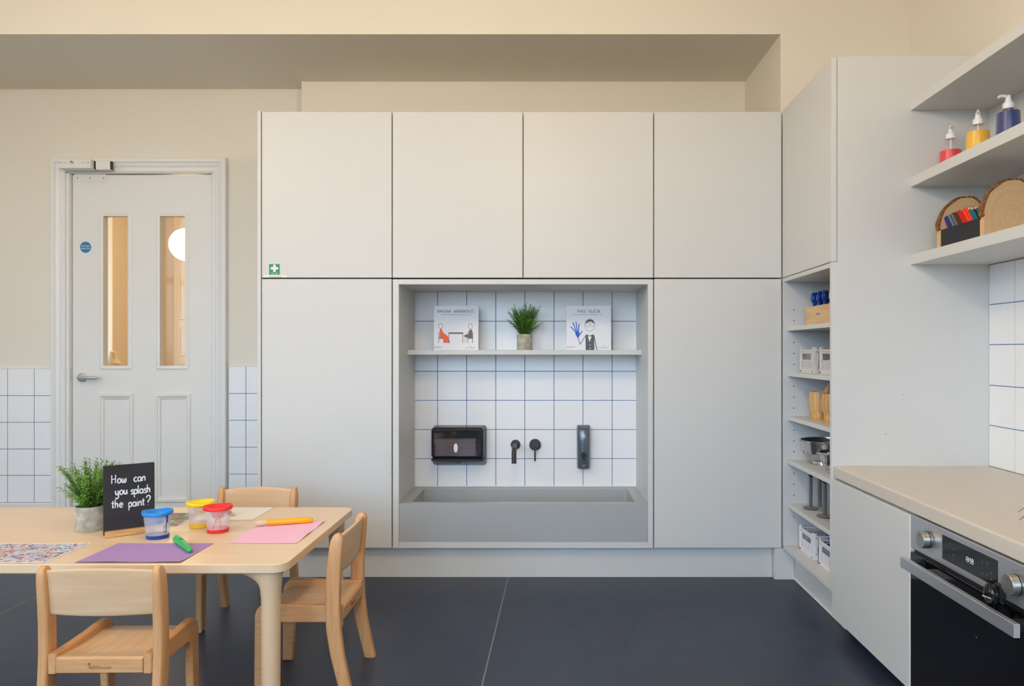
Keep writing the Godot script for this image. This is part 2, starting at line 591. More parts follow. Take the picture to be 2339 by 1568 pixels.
	for z in 2:
		for y in 2: part(side_win, "pane", box_mesh(v3(0.004, 0.91, 0.51), 0), M.window_pane, v3(LEFT - 0.1, 1.365 + 0.97 * y, lerpf(lw[0], lw[1], 0.25 + 0.5 * z)))
	# side wall on the right, a little off square, with tiles over the worktop
	var right := struct("wall_right")
	right.position = CORNER
	right.rotation.y = -TURN
	slab(right, "plaster", v3(0.5925, 0, -0.16), v3(0.72, HIGH, 6.1), M.wall_paint, 0)
	var cols := []
	for i in 8: cols.append(0.6035 + i * 0.15)
	side_tiling(right, cols, [0.6205, 0.772, 0.922, 1.073, 1.223, 1.3725])
	# window wall behind the camera: two tall windows let the daylight in
	var rear := struct("wall_rear")
	var spots := [[-3.5, -1.75], [-1.35, 0.2]]
	var x0 := LEFT
	for w in spots:
		slab(rear, "plaster", v3(x0, 0, REAR), v3(w[0], HIGH, REAR + 0.25), M.wall_paint, 0)
		slab(rear, "plaster", v3(w[0], 0, REAR), v3(w[1], 0.75, REAR + 0.25), M.wall_paint, 0)
		slab(rear, "plaster", v3(w[0], 2.85, REAR), v3(w[1], HIGH, REAR + 0.25), M.wall_paint, 0)
		x0 = w[1]
	slab(rear, "plaster", v3(x0, 0, REAR), v3(2.2, HIGH, REAR + 0.25), M.wall_paint, 0)
	for i in spots.size():
		var a: float = spots[i][0]
		var b: float = spots[i][1]
		var win := struct("window_%d" % (i + 1))
		var f := mb()
		var z := REAR + 0.14
		for x in [a + 0.03, (a + b) * 0.5, b - 0.03]:
			box(f, v3(x, 1.8, z), v3(0.06, 2.1, 0.05), 0.004)
		for y in [0.78, 1.8, 2.82]:
			box(f, v3((a + b) * 0.5, y, z), v3(b - a, 0.06, 0.06), 0.004)
		part(win, "window_frame", done(f), M.white_gloss)
		slab(win, "window_sill", v3(a, 0.70, REAR - 0.09), v3(b, 0.75, REAR), M.white_gloss, 0.006)
		for x in 2:
			for y in 2:
				var c := v3(lerpf(a, b, 0.25 + 0.5 * x), 1.29 + 1.02 * y, z)
				part(win, "pane", box_mesh(v3((b - a) * 0.5 - 0.07, 0.97, 0.004), 0), M.window_pane, c)
	for p in [[-1.95, -1.65], [-0.08, -1.65], [-1.95, 0.7], [-0.08, 0.7]]:
		pendant(v3(p[0], 2.25, p[1]))

func pendant(at: Vector3) -> void:
	var t := thing("pendant_lamp", "opal globe pendant lamp hanging from the ceiling", "lamp", at, 0.0, "globe pendants of the room")
	var prof := []
	for i in 17:
		var a := PI * i / 16.0
		prof.append(Vector2(0.14 * sin(a), -0.14 * cos(a)))
	part(t, "globe", lathe_mesh(prof, 24), M.lamp_glass)
	part(t, "cap", lathe_mesh([Vector2(0, 0.12), Vector2(0.05, 0.12), Vector2(0.05, 0.16), Vector2(0.012, 0.17), Vector2(0, 0.17)], 20), M.satin_nickel)
	var c := mb()
	tube(c, [v3(0, 0.165, 0), v3(0, HIGH - at.y - 0.02, 0)], [0.004], 8)
	part(t, "cable", done(c), M.black)
	part(t, "ceiling_rose", lathe_mesh([Vector2(0, HIGH - at.y - 0.03), Vector2(0.05, HIGH - at.y - 0.03), Vector2(0.055, HIGH - at.y), Vector2(0, HIGH - at.y)], 20), M.white_plastic)
	var l := OmniLight3D.new()
	l.name = "lamp_light"
	l.light_color = LAMP_COLOR
	l.light_energy = LAMP_ENERGY
	l.light_size = 0.13
	l.omni_range = 14.0
	l.omni_attenuation = 2.0
	l.shadow_enabled = true
	t.add_child(l)

# wall tiles in the xy plane whose backs lie at z; cols and rows are the joints' middles
func tiling(parent: Node3D, cols: Array, rows: Array, z: float, _n: int, joint := 0.0032) -> void:
	slab(parent, "grout", v3(cols[0], rows[0], z), v3(cols[-1], rows[-1], z + 0.0062), M.grout, 0)
	for i in cols.size() - 1:
		for j in rows.size() - 1:
			var lo := v3(cols[i] + (joint * 0.5 if i > 0 else 0.0), rows[j] + (joint * 0.5 if j > 0 else 0.0), z)
			var hi := v3(cols[i + 1] - (joint * 0.5 if i < cols.size() - 2 else 0.0), rows[j + 1] - (joint * 0.5 if j < rows.size() - 2 else 0.0), z + 0.0085)
			slab(parent, "tile", lo, hi, M.tile, 0.001)

func side_tiling(parent: Node3D, cols: Array, rows: Array, joint := 0.0032) -> void:
	slab(parent, "grout", v3(0.5863, rows[0], cols[0]), v3(0.5925, rows[-1], cols[-1]), M.grout, 0)
	for i in cols.size() - 1:
		for j in rows.size() - 1:
			var lo := v3(0.584, rows[j] + (joint * 0.5 if j > 0 else 0.0), cols[i] + (joint * 0.5 if i > 0 else 0.0))
			var hi := v3(0.5925, rows[j + 1] - joint * 0.5, cols[i + 1] - joint * 0.5)
			slab(parent, "tile", lo, hi, M.tile, 0.001)

# ------------------------------------------------------------------ what the door's panes show
func corridor() -> void:
	var w := struct("wall_corridor")
	slab(w, "plaster", v3(-5.6, 0, -7.2), v3(-0.9, 2.7, -7.05), M.corridor_paint, 0)
	slab(w, "plaster", v3(-5.7, 0, -7.1), v3(-5.6, 2.7, -4.1), M.corridor_paint, 0)
	slab(w, "plaster", v3(-1.0, 0, -7.1), v3(-0.9, 2.7, -4.2), M.corridor_paint, 0)
	slab(w, "pier", v3(-5.6, 0, -7.05), v3(-3.79, 2.7, -6.4), M.corridor_cream, 0.002)
	var c := struct("ceiling_corridor")
	slab(c, "plaster", v3(-5.7, 2.7, -7.2), v3(-0.9, 2.8, -4.183), M.ceiling_paint, 0)
	var f := struct("floor_corridor")
	slab(f, "boards", v3(-5.7, -0.1, -7.2), v3(-0.9, 0, -4.1), M.beech_x, 0)
	# made-up window reveal, standing in for the room windows reflected in the pane
	var win := struct("window_reflection")
	var lo := Vector2(-3.52, 0.0)
	slab(win, "shutter_panel", v3(-3.56, 0.0, -7.05), v3(-3.27, 2.55, -7.0), M.corridor_cream, 0.003)
	for y in [[0.1, 0.93], [1.02, 1.28], [1.37, 2.4]]:
		part(win, "panel_moulding", moulding_mesh(Vector2(-3.49, y[0]), Vector2(-3.36, y[1]), [Vector2(-0.004, 0.0), Vector2(0.0, 0.012), Vector2(0.012, 0.012), Vector2(0.018, 0.0)]), M.corridor_cream, v3(0, 0, -7.0))
	for x in [-3.245, -3.20, -3.155]:
		slab(win, "architrave_strip", v3(x, 0.0, -7.05), v3(x + 0.032, 2.55, -6.97 if x > -3.21 and x < -3.18 else -6.985), M.corridor_paint, 0.004)
	slab(win, "sash", v3(-3.11, 0.55, -7.05), v3(-2.2, 2.5, -7.01), M.corridor_cream, 0.003)
	for y in [0.92, 1.42, 1.96]:
		slab(win, "glazing_bar", v3(-3.11, y, -7.02), v3(-2.2, y + 0.03, -6.985), M.corridor_paint, 0.003)
	# newel post with a turned cap
	var n := thing("newel_post", "turned cream newel cap seen low through a door pane", "newel post", v3(-2.96, 0, -5.0))
	part(n, "post", box_mesh(v3(0.07, 0.93, 0.07), 0.006), M.corridor_cream, v3(0, 0.465, 0))
	part(n, "cap", lathe_mesh([Vector2(0, 0.93), Vector2(0.040, 0.93), Vector2(0.046, 0.938), Vector2(0.050, 0.956), Vector2(0.050, 0.968), Vector2(0.046, 0.974), Vector2(0.036, 0.985), Vector2(0.026, 1.005), Vector2(0.021, 1.03), Vector2(0.017, 1.045), Vector2(0.008, 1.052), Vector2(0, 1.053)], 28), M.corridor_cream)
	# added globe and light, standing in for a pendant reflected in the pane
	var t := thing("mirrored_globe", "glowing white globe standing in for a pendant mirrored in the door pane", "lamp", v3(-2.72, 1.865, -5.55))
	var prof := []
	for i in 17:
		var a := PI * i / 16.0
		prof.append(Vector2(0.125 * sin(a), -0.125 * cos(a)))
	part(t, "globe", lathe_mesh(prof, 28), M.lamp_glass)
	var k := mb()
	tube(k, [v3(0, 0.12, 0), v3(0, 2.7 - 1.865, 0)], [0.006], 8)
	part(t, "cable", done(k), M.satin_nickel)
	var l := OmniLight3D.new()
	l.name = "lamp_light"
	l.light_color = Color(1.0, 0.89, 0.72)
	l.light_energy = 0.55
	l.light_size = 0.12
	l.omni_range = 8.0
	l.omni_attenuation = 2.0
	l.shadow_enabled = true
	t.add_child(l)

# ------------------------------------------------------------------ the door
func door() -> void:
	var d := struct("door_1")
	var x0 := -2.640
	var x1 := -1.848
	# lining and stops
	var z0 := -4.183
	slab(d, "lining", v3(-2.675, 0, z0), v3(x0 - 0.003, 2.05, -4.055), M.white_gloss, 0.001)
	slab(d, "lining", v3(x1 + 0.003, 0, z0), v3(-1.815, 2.05, -4.055), M.white_gloss, 0.001)
	slab(d, "lining", v3(-2.675, 2.045, z0), v3(-1.815, 2.068, -4.055), M.white_gloss, 0.001)
	slab(d, "door_stop", v3(x1 - 0.012, 0, -4.0808), v3(x1 + 0.003, 2.045, -4.070), M.white_gloss, 0.004)
	var arch := [Vector2(0, 0), Vector2(0, 0.016), Vector2(0.012, 0.016), Vector2(0.016, 0.012), Vector2(0.024, 0.012), Vector2(0.030, 0.018), Vector2(0.048, 0.024), Vector2(0.052, 0.030), Vector2(0.072, 0.030), Vector2(0.076, 0.024), Vector2(0.076, -0.01)]
	part(d, "architrave", moulding_mesh(Vector2(x0 - 0.020, 0), Vector2(x1 + 0.012, 2.051), arch, true), M.white_gloss, v3(0, 0, -4.062))
	# leaf: stiles and rails round two tall panes and two low panels
	var s := mb()
	var zf := -4.081
	var zc := zf - 0.022
	var cols := [x0, -2.469, -2.327, -2.151, -2.006, x1]
	var rows := [0.012, 0.231, 0.784, 0.966, 1.811, 2.040]
	for i in [0, 2, 4]:
		box(s, v3((cols[i] + cols[i + 1]) * 0.5, (rows[0] + rows[5]) * 0.5, zc), v3(cols[i + 1] - cols[i], rows[5] - rows[0], 0.044), 0.0)
	for i in [1, 3]:
		for j in [0, 2, 4]:
			box(s, v3((cols[i] + cols[i + 1]) * 0.5, (rows[j] + rows[j + 1]) * 0.5, zc), v3(cols[i + 1] - cols[i], rows[j + 1] - rows[j], 0.044), 0.0)
	part(d, "leaf", done(s), M.door_paint)
	var bead := [Vector2(-0.002, -0.030), Vector2(-0.002, 0.004), Vector2(0.012, 0.006), Vector2(0.019, 0.003), Vector2(0.019, 0.0)]
	var bol := [Vector2(-0.004, -0.011), Vector2(0.002, 0.0), Vector2(0.008, 0.002), Vector2(0.014, 0.009), Vector2(0.026, 0.009), Vector2(0.030, 0.003), Vector2(0.030, 0.0)]
	for i in [1, 3]:
		var lo := Vector2(cols[i], rows[3])
		var hi := Vector2(cols[i + 1], rows[4])
		var mid := (lo + hi) * 0.5
		part(d, "glazing_bead", moulding_mesh(lo, hi, bead), M.door_paint, v3(0, 0, zf))
		part(d, "pane", box_mesh(v3(hi.x - lo.x, hi.y - lo.y, 0.006), 0), M.door_pane, v3(mid.x, mid.y, zc - 0.008))
		lo = Vector2(cols[i], rows[1])
		hi = Vector2(cols[i + 1], rows[2])
		mid = (lo + hi) * 0.5
		part(d, "panel", box_mesh(v3(hi.x - lo.x, hi.y - lo.y, 0.02), 0), M.door_paint, v3(mid.x, mid.y, zf - 0.021))
		part(d, "panel_moulding", moulding_mesh(lo, hi, bol), M.door_paint, v3(0, 0, zf))
	slab(d, "latch_plate", v3(x0 - 0.006, 0.906, -4.081), v3(x0 + 0.002, 0.960, -4.066), M.steel, 0.001)
	# lever handle
	var h := mb()
	var hc := v3(-2.586, 0.9025, zf)
	lathe(h, [Vector2(0, 0), Vector2(0.026, 0), Vector2(0.026, 0.007), Vector2(0.023, 0.009), Vector2(0, 0.009)], 28, hc, Basis(Vector3.RIGHT, PI * 0.5))
	tube(h, [hc + v3(0, 0, 0.004), hc + v3(0, 0, 0.034), hc + v3(0.006, 0, 0.046), hc + v3(0.02, 0, 0.052), hc + v3(0.108, 0, 0.052), hc + v3(0.114, 0, 0.05)], [0.0095, 0.0095, 0.0095, 0.0095, 0.0095, 0.006], 14)
	part(d, "lever_handle", done(h), M.grey_metal)
	# round blue sign
	var sign_ := thing("door_sign", "round blue fire door sign with a white rim on the white door", "sign", v3(-2.567, 1.634, zf + 0.0006))
	part(sign_, "rim", disc_mesh(0.0365, 0.0012), M.white_plastic, Vector3.ZERO)
	part(sign_, "face", disc_mesh(0.032, 0.0018), M.blue_sign)
	lettering(sign_, "wording", "Fire door", 0.0145, M.white_plastic, v3(0, 0.0075, 0.0021), Vector3.ZERO, "Droid Sans", 0.86)
	lettering(sign_, "wording", "keep shut", 0.0145, M.white_plastic, v3(0, -0.0065, 0.0021), Vector3.ZERO, "Droid Sans", 0.86)
	# overhead closer
	var c := thing("door_closer", "cream overhead door closer above the white door", "door closer", v3(-2.56, 2.068, -4.06))
	part(c, "cover", box_mesh(v3(0.178, 0.051, 0.058), 0.002), M.door_paint, v3(0, 0.008, 0.062))
	part(c, "arm_box", box_mesh(v3(0.078, 0.051, 0.032), 0.002), M.door_paint, v3(0.137, 0.008, 0.045))
	part(c, "arm_box_end", box_mesh(v3(0.004, 0.046, 0.02), 0.001), M.black, v3(0.178, 0.008, 0.044))
	part(c, "gap_strip", box_mesh(v3(0.008, 0.044, 0.03), 0.0), M.black, v3(0.093, 0.008, 0.044))
	part(c, "back_plate", box_mesh(v3(0.178, 0.075, 0.003), 0.0008), M.door_paint, v3(0.02, -0.0295, -0.0195))
	for x in [-0.052, 0.02, 0.094]:
		for y in [-0.016, -0.046]:
			part(c, "screw", disc_mesh(0.0032, 0.002), M.grey_nylon, v3(x, y, -0.018))
	for x in [-0.080, -0.068, -0.048, 0.048, 0.068, 0.080]:
		part(c, "screw_hole", disc_mesh(0.0022, 0.0006), M.dark_hole, v3(x, 0.012, 0.0913))
	var k := mb()
	tube(k, [v3(-0.008, 0.013, 0.09), v3(-0.012, 0.015, 0.102)], [0.006, 0.0055], 12)
	part(c, "adjuster", done(k), M.satin_nickel)

# a disc in the xy plane, its face towards +z
func disc_mesh(r: float, t: float, seg := 28) -> ArrayMesh:
	var key := "disc %.5f %.5f %d" % [r, t, seg]
	if not cache.has(key):
		var s := mb()
		lathe(s, [Vector2(0, -t * 0.5), Vector2(r, -t * 0.5), Vector2(r, t * 0.5), Vector2(0, t * 0.5)], seg, Vector3.ZERO, Basis(Vector3.RIGHT, PI * 0.5))
		cache[key] = done(s)
	return cache[key]

# ------------------------------------------------------------------ the fitted units along the back
func wall_units() -> void:
	var xs := [-1.2912, -0.6915, -0.0907, 0.5085, 1.0965]
	var front := -3.333
	var about := ["next to the door wall, with the green first aid sticker", "over the book with the orange figure", "over the book with the blue hand", "in the corner beside the side cupboard"]
	for i in 4:
		var t := thing("wall_cupboard", "light grey upper cupboard door " + about[i], "cupboard", v3(xs[i], 1.386, front), 0, "upper cupboards of the back row")
		var w: float = xs[i + 1] - xs[i]
		part(t, "body", box_mesh(v3(w - 0.001, 0.755, 0.575), 0), M.carcass, v3(w * 0.5, 0.381, -0.311))
		part(t, "door", box_mesh(v3(w - 0.005, 0.761, 0.019), 0.0012), M.unit, v3(w * 0.5, 0.3815, -0.0095))
	for i in [0, 3]:
		var t := thing("tall_cupboard", "light grey tall lower cupboard " + ("between the door wall and the sink recess" if i == 0 else "between the sink recess and the open shelves"), "cupboard", v3(xs[i], 0.1454, front), 0, "lower cupboards of the back row")
		var w: float = xs[i + 1] - xs[i]
		part(t, "body", box_mesh(v3(w - 0.001, 1.232, 0.575), 0), M.carcass, v3(w * 0.5, 0.618, -0.311))
		part(t, "door", box_mesh(v3(w - 0.005, 1.2345, 0.019), 0.0012), M.unit, v3(w * 0.5, 0.6185, -0.0095))
	var e := thing("end_panel", "narrow grey end panel of the units beside the door", "panel", v3(-1.3025, 0, -3.634))
	part(e, "board", box_mesh(v3(0.0165, 2.155, 0.598), 0.001), M.unit, v3(0, 1.076, 0))
	# plinth, set back under the fronts, and the piece that closes the corner
	var p := thing("plinth", "pale grey plinth under the cupboards and sink", "plinth", v3(0, 0, -3.373))
	part(p, "board", box_mesh(v3(2.36, 0.143, 0.018), 0.001), M.unit, v3(-0.116, 0.0715, -0.009))
	var q := thing("corner_plinth", "short grey plinth piece closing the corner below the open shelves", "plinth", v3(1.064, 0, -3.335))
	part(q, "board", box_mesh(v3(0.0905, 0.144, 0.036), 0.001), M.unit, v3(0.0455, 0.072, -0.019))
	# stickers on the first door
	var s := thing("first_aid_sticker", "small green first aid sticker with white cross on cupboard", "sticker", v3(-1.2309, 1.425, -3.3326))
	part(s, "ground", box_mesh(v3(0.0485, 0.049, 0.0006), 0), M.green_sign)
	var k := mb()
	var arm := PackedVector2Array()
	for turn in 4:
		for c in [Vector2(0.0056, 0.0056), Vector2(0.0056, 0.017), Vector2(-0.0056, 0.017)]: arm.append(c.rotated(PI * 0.5 * turn))
	prism(k, arm, 0.0005, 0, Transform3D(Basis.IDENTITY, v3(0, 0.005, 0.0005)))
	part(s, "cross", done(k), M.white_plastic)
	lettering(s, "wording", "First aid", 0.0085, M.white_plastic, v3(0, -0.0185, 0.0004))
	var n := thing("name_label", "narrow clear name label below the first aid sticker", "label", v3(-1.228, 1.3935, -3.3327))
	part(n, "strip", box_mesh(v3(0.106, 0.0095, 0.0004), 0), M.white_plastic)
	lettering(n, "wording", "Evacuation Bag", 0.0078, M.ink_pale, v3(0, -0.001, 0.0003))

# ------------------------------------------------------------------ the sink recess
func niche() -> void:
	var x0 := -0.6606
	var x1 := 0.4819
	var f := thing("recess_surround", "grey box frame lining the tiled sink recess", "frame", v3(-0.0915, 0.1454, -3.333))
	slab(f, "side_panel", v3(-0.597, 0, -0.43), v3(x0 + 0.0915, 1.2345, 0), M.unit, 0.001)
	slab(f, "side_panel", v3(x1 + 0.0915, 0, -0.43), v3(0.597, 1.2345, 0), M.unit, 0.001)
	slab(f, "top_panel", v3(x0 + 0.0915, 1.2108, -0.43), v3(x1 + 0.0915, 1.2345, 0), M.unit, 0.001)
	slab(f, "bottom_rail", v3(x0 + 0.0915, 0, -0.43), v3(x1 + 0.0915, 0.0281, 0), M.unit, 0.001)
	var w := struct("wall_niche")
	slab(w, "backing", v3(x0, 0.18, -3.80), v3(x1, 1.356, -3.7585), M.carcass, 0)
	var cols := [x0, -0.5435, -0.3933, -0.2431, -0.0929, 0.0573, 0.2075, 0.3577, x1]
	tiling(w, cols, [0.352, 0.495, 0.645, 0.7955, 0.946, 1.032], -3.7585, 3)
	tiling(w, cols, [1.0556, 1.2045, 1.3562], -3.7585, 4)
	slab(w, "sealant_strip", v3(x0, 0.350, -3.75), v3(x1, 0.355, -3.744), M.white_gloss, 0.001)
	var sh := thing("recess_shelf", "thin grey shelf across the tiled recess carrying two books", "shelf", v3(-0.0893, 1.032, -3.65))
	part(sh, "board", box_mesh(v3(x1 - x0, 0.0236, 0.2), 0.0012), M.unit, v3(0, 0.0118, 0))
	# trough: an open stone box
	var k := thing("trough_sink", "long grey stone trough sink at child height in the recess", "sink", v3(-0.0893, 0.1735, -3.333))
	var s := mb()
	var h := 0.1765
	var a := (x1 - x0) * 0.5 - 0.0005
	var b := 0.5165
	var lo := Vector2(-0.357, -0.042)      # basin from back to front
	box(s, v3(0, h * 0.5, lo.y * 0.5), v3(a * 2, h, -lo.y), 0.0015)
	box(s, v3(0, h * 0.5, (lo.x - 0.411) * 0.5), v3(a * 2, h, 0.411 + lo.x), 0.0015)
	for sg in [-1.0, 1.0]:
		box(s, v3(sg * (a + b) * 0.5, h * 0.5, (lo.x + lo.y) * 0.5), v3(a - b, h, lo.y - lo.x), 0.0)
	box(s, v3(0, 0.012, (lo.x + lo.y) * 0.5), v3(b * 2, 0.024, lo.y - lo.x), 0.0)
	part(k, "trough", done(s), M.solid_surface)
	part(k, "drain", lathe_mesh([Vector2(0, 0.0242), Vector2(0.03, 0.0242), Vector2(0.033, 0.026), Vector2(0.02, 0.0255), Vector2(0, 0.0255)], 24), M.matt_black, v3(0, 0, -0.2))

# ------------------------------------------------------------------ the row along the side wall
func side_thing(called: String, label: String, category: String, u: float, y: float, v: float, group := "") -> Node3D:
	return thing(called, label, category, side(u, y, v), -TURN, group)

const SHELF_TOPS := [1.160, 0.954, 0.7545, 0.5555, 0.357]

func side_units() -> void:
	# tall end panel between the open shelves and the worktop
	var e := side_thing("tall_end_panel", "tall broad grey panel between the open shelves and worktop", "panel", 0, 0, 0.583)
	var outline := PackedVector2Array([Vector2(0.0, 0.1475), Vector2(0.5915, 0.1475), Vector2(0.5915, 2.157), Vector2(0.0215, 2.157), Vector2(0.0215, 1.385), Vector2(0.0, 1.385)])
	var s := mb()
	prism(s, outline, 0.019, 0.0009, Transform3D(Basis.IDENTITY, v3(0, 0, 0.0095)))
	part(e, "board", done(s), M.unit)
	for p in [[0.264, 0.886], [0.201, 0.738]]:
		part(e, "pin_mark", disc_mesh(0.0018, 0.0004, 10), M.grey_nylon, v3(p[0], p[1], 0.0191))
	# upper cupboard on the side
	var c := side_thing("side_cupboard", "grey upper cupboard facing sideways above the open shelves", "cupboard", 0, 1.3865, 0)
	slab(c, "body", v3(0.0225, 0.002, 0.022), v3(0.58, 0.762, 0.582), M.carcass, 0)
	slab(c, "door", v3(0, 0, 0.004), v3(0.0195, 0.766, 0.6025), M.unit, 0.0012)
	# open shelf unit
	var o := side_thing("open_shelf_unit", "grey open shelf unit with five adjustable shelves in the corner", "shelves", 0, 0, 0)
	slab(o, "side_panel", v3(0.0, 0.1475, 0.004), v3(0.56, 1.383, 0.022), M.unit_inside, 0.001)
	slab(o, "back_panel", v3(0.55, 0.1475, 0.022), v3(0.56, 1.365, 0.583), M.unit_inside, 0)
	slab(o, "top_panel", v3(0.0, 1.365, 0.022), v3(0.56, 1.383, 0.583), M.unit, 0.001)
	slab(o, "bottom_panel", v3(0.0, 0.147, 0.0), v3(0.55, 0.1655, 0.583), M.unit, 0.001)
	for y in SHELF_TOPS:
		slab(o, "shelf", v3(0.017, y - 0.0185, 0.022), v3(0.549, y, 0.5825), M.unit, 0.001)
	for y in [1.238, 1.188, 1.089, 1.039, 0.989, 0.890, 0.840, 0.790, 0.690, 0.641, 0.592, 0.493, 0.443, 0.393, 0.295]:
		part(o, "pin_hole", disc_mesh(0.0026, 0.0004, 12), M.dark_hole, v3(0.0455, y, 0.0221))
	var pl := side_thing("side_plinth", "grey plinth board below the open shelves and base cupboard", "plinth", 0.058, 0, 0.0)
	slab(pl, "board", v3(0, 0, -0.036), v3(0.018, 0.1465, 0.601), M.unit, 0.001)
	slab(pl, "floor_strip", v3(-0.006, 0, -0.03), v3(0, 0.012, 0.60), M.white_gloss, 0.003)
	slab(pl, "shade_board", v3(0.012, 0, 0.6015), v3(0.03, 0.048, 1.21), M.matt_black, 0)  # black colour stands in for the shadow under the base cupboard
	# base cupboard
	var b := side_thing("base_cupboard", "low grey base cupboard under the worktop beside the oven", "cupboard", 0, 0.05, 0.604)
	slab(b, "body", v3(0.021, 0, 0.0), v3(0.57, 0.525, 0.605), M.carcass, 0)
	slab(b, "door", v3(0.0, 0.006, 0.0), v3(0.019, 0.5185, 0.6015), M.unit, 0.0012)
	slab(b, "edge_strip", v3(0.0, 0.006, 0.6025), v3(0.019, 0.5185, 0.607), M.white_gloss, 0.001)
	# worktop with an eased front edge
	var w := side_thing("worktop", "beige stone-effect worktop at child height over the oven", "worktop", 0, 0.5765, 0.6025)
	var prof := PackedVector2Array()
	for i in 7: prof.append(Vector2(0.005 + 0.007 * (1 - cos(PI * 0.5 * i / 6.0)), 0.0425 - 0.007 + 0.007 * sin(PI * 0.5 * i / 6.0)))
	prof.append(Vector2(0.583, 0.0425))
	prof.append(Vector2(0.583, 0.0))
	for i in 5: prof.append(Vector2(0.005 + 0.003 * (1 - sin(PI * 0.5 * i / 4.0)), 0.003 * (1 - cos(PI * 0.5 * i / 4.0))))
	s = mb()
	prism(s, prof, 2.6, 0.0, Transform3D(Basis.IDENTITY, v3(0, 0, 1.3)))
	part(w, "slab", done(s), M.worktop)
	# base unit beyond the oven, out of the picture: closes the row
	var n := side_thing("plain_cupboard", "grey base cupboard on the far side of the oven", "cupboard", 0, 0.05, 1.815)
	slab(n, "body", v3(0.021, 0, 0.0), v3(0.57, 0.525, 1.38), M.carcass, 0)
	slab(n, "door", v3(0.0, 0.006, 0.0), v3(0.019, 0.5185, 1.38), M.unit, 0.0012)

# ------------------------------------------------------------------ built-in oven
func oven() -> void:
	var o := side_thing("built_in_oven", "built-in electric oven with steel controls and black glass door", "oven", 0, 0.0, 1.5125)
	var w := 0.594
	slab(o, "body", v3(0.022, 0.012, -w * 0.5 + 0.005), v3(0.56, 0.566, w * 0.5 - 0.005), M.black, 0)
	slab(o, "control_panel", v3(0.0, 0.477, -w * 0.5), v3(0.022, 0.573, w * 0.5), M.steel, 0.0012)
	slab(o, "vent_gap", v3(0.006, 0.4655, -w * 0.5 + 0.01), v3(0.03, 0.477, w * 0.5 - 0.01), M.black, 0)
	var d := slab(o, "oven_door", v3(-0.001, 0.008, -w * 0.5), v3(0.021, 0.4655, w * 0.5), M.oven_glass, 0.0015)
	# display window with the clock
	var p := slab(o, "display", v3(-0.0008, 0.494, -0.123), v3(0.002, 0.558, 0.122), M.gloss_black, 0.0005)
	clock(p, "13:59", 0.0112)
	# pictograms, faint
	for q in [[-0.083, 0.018], [-0.065, 0.008], [-0.066, -0.008], [0.062, 0.012], [0.083, 0.014], [0.062, -0.016], [0.082, -0.012], [0.099, -0.004], [0.099, -0.018]]:
		part(p, "pictogram", box_mesh(v3(0.0003, 0.0052, 0.0035), 0), M.grey_nylon, v3(-0.0015, q[1], q[0]))
	for v in [-0.196, 0.196]:
		var k := mb()
		var turn := Basis(Vector3.FORWARD, -PI * 0.5)
		lathe(k, [Vector2(0, 0), Vector2(0.0195, 0), Vector2(0.0195, 0.0035), Vector2(0.0235, 0.0038), Vector2(0.0235, 0.023), Vector2(0.0225, 0.0242), Vector2(0.0, 0.0244)], 40, Vector3.ZERO, turn)
		var kn := part(o, "knob", done(k), M.satin_nickel, v3(0.0, 0.5255, v))
		kn.rotation.y = 0.0
		part(kn, "pointer", box_mesh(v3(0.0005, 0.012, 0.0012), 0), M.grey_nylon, v3(-0.0246, 0.010, 0))
		var ring_ := mb()
		lathe(ring_, [Vector2(0.0240, 0.0045), Vector2(0.0243, 0.0045), Vector2(0.0243, 0.0065), Vector2(0.0236, 0.0065)], 40, Vector3.ZERO, turn)
		part(kn, "dark_ring", done(ring_), M.black)
		for i in 12:
			var a := TAU * i / 12.0
			if i % 3 != 1:
				part(kn, "scale_mark", box_mesh(v3(0.0004, 0.003, 0.003), 0), M.grey_nylon, v3(0.0, 0.0315 * cos(a), 0.0315 * sin(a)))
	# bar handle
	var h := part(o, "handle", box_mesh(v3(0.014, 0.030, 0.516), 0.001), M.steel, v3(-0.047, 0.449, 0.011))
	for v in [-0.235, 0.225]:
		part(h, "bracket", box_mesh(v3(0.042, 0.02, 0.03), 0.002), M.black, v3(0.026, 0.0, v))
	var l := mb()
	box(l, v3(-0.0016, 0.0, 0.0), v3(0.0006, 0.003, 0.007))
	part(d, "maker_mark", done(l), M.grey_nylon, v3(-0.011, 0.11, 0.04))
	# child lock: a glossy black drop across the gap
	var c := side_thing("oven_lock", "small glossy black child lock stuck across the oven gap", "child lock", -0.002, 0.483, 1.655)
	var s := mb()
	var rings := []
	for i in 15:
		var t := i / 14.0
		var y := lerpf(-0.052, 0.030, sin(t * PI * 0.5) if t > 0.0 else 0.0)
		var k := (y + 0.052) / 0.082
		var r := pow(k, 0.62) * 1.02 if k < 0.62 else 0.76 * sqrt(maxf(0.0, 1.0 - pow((k - 0.62) / 0.381, 2.0)))
		rings.append(ring(v3(-0.020 - 0.008 * k, y, 0), v3(0.0200 * r, 0, 0) + v3(0.0004, 0, 0), v3(0, 0, 0.0250 * r + 0.0004), 24))
	loft(s, rings)
	part(c, "body", done(s), M.gloss_black)
	part(c, "base", box_mesh(v3(0.012, 0.04, 0.026), 0.003), M.black, v3(-0.0062, 0.008, 0))
	var g := mb()
	for i in 6: box(g, v3(-0.026, 0.006 - i * 0.0035, 0.0192), v3(0.009, 0.0022, 0.0022), 0.0006)
	part(c, "release_button", done(g), M.black)
	lettering(c, "maker_mark", "BenoGo", 0.0056, M.white_plastic, v3(-0.0405, 0.0, 0.0085), v3(0, -PI * 0.5 + 0.55, -0.1))

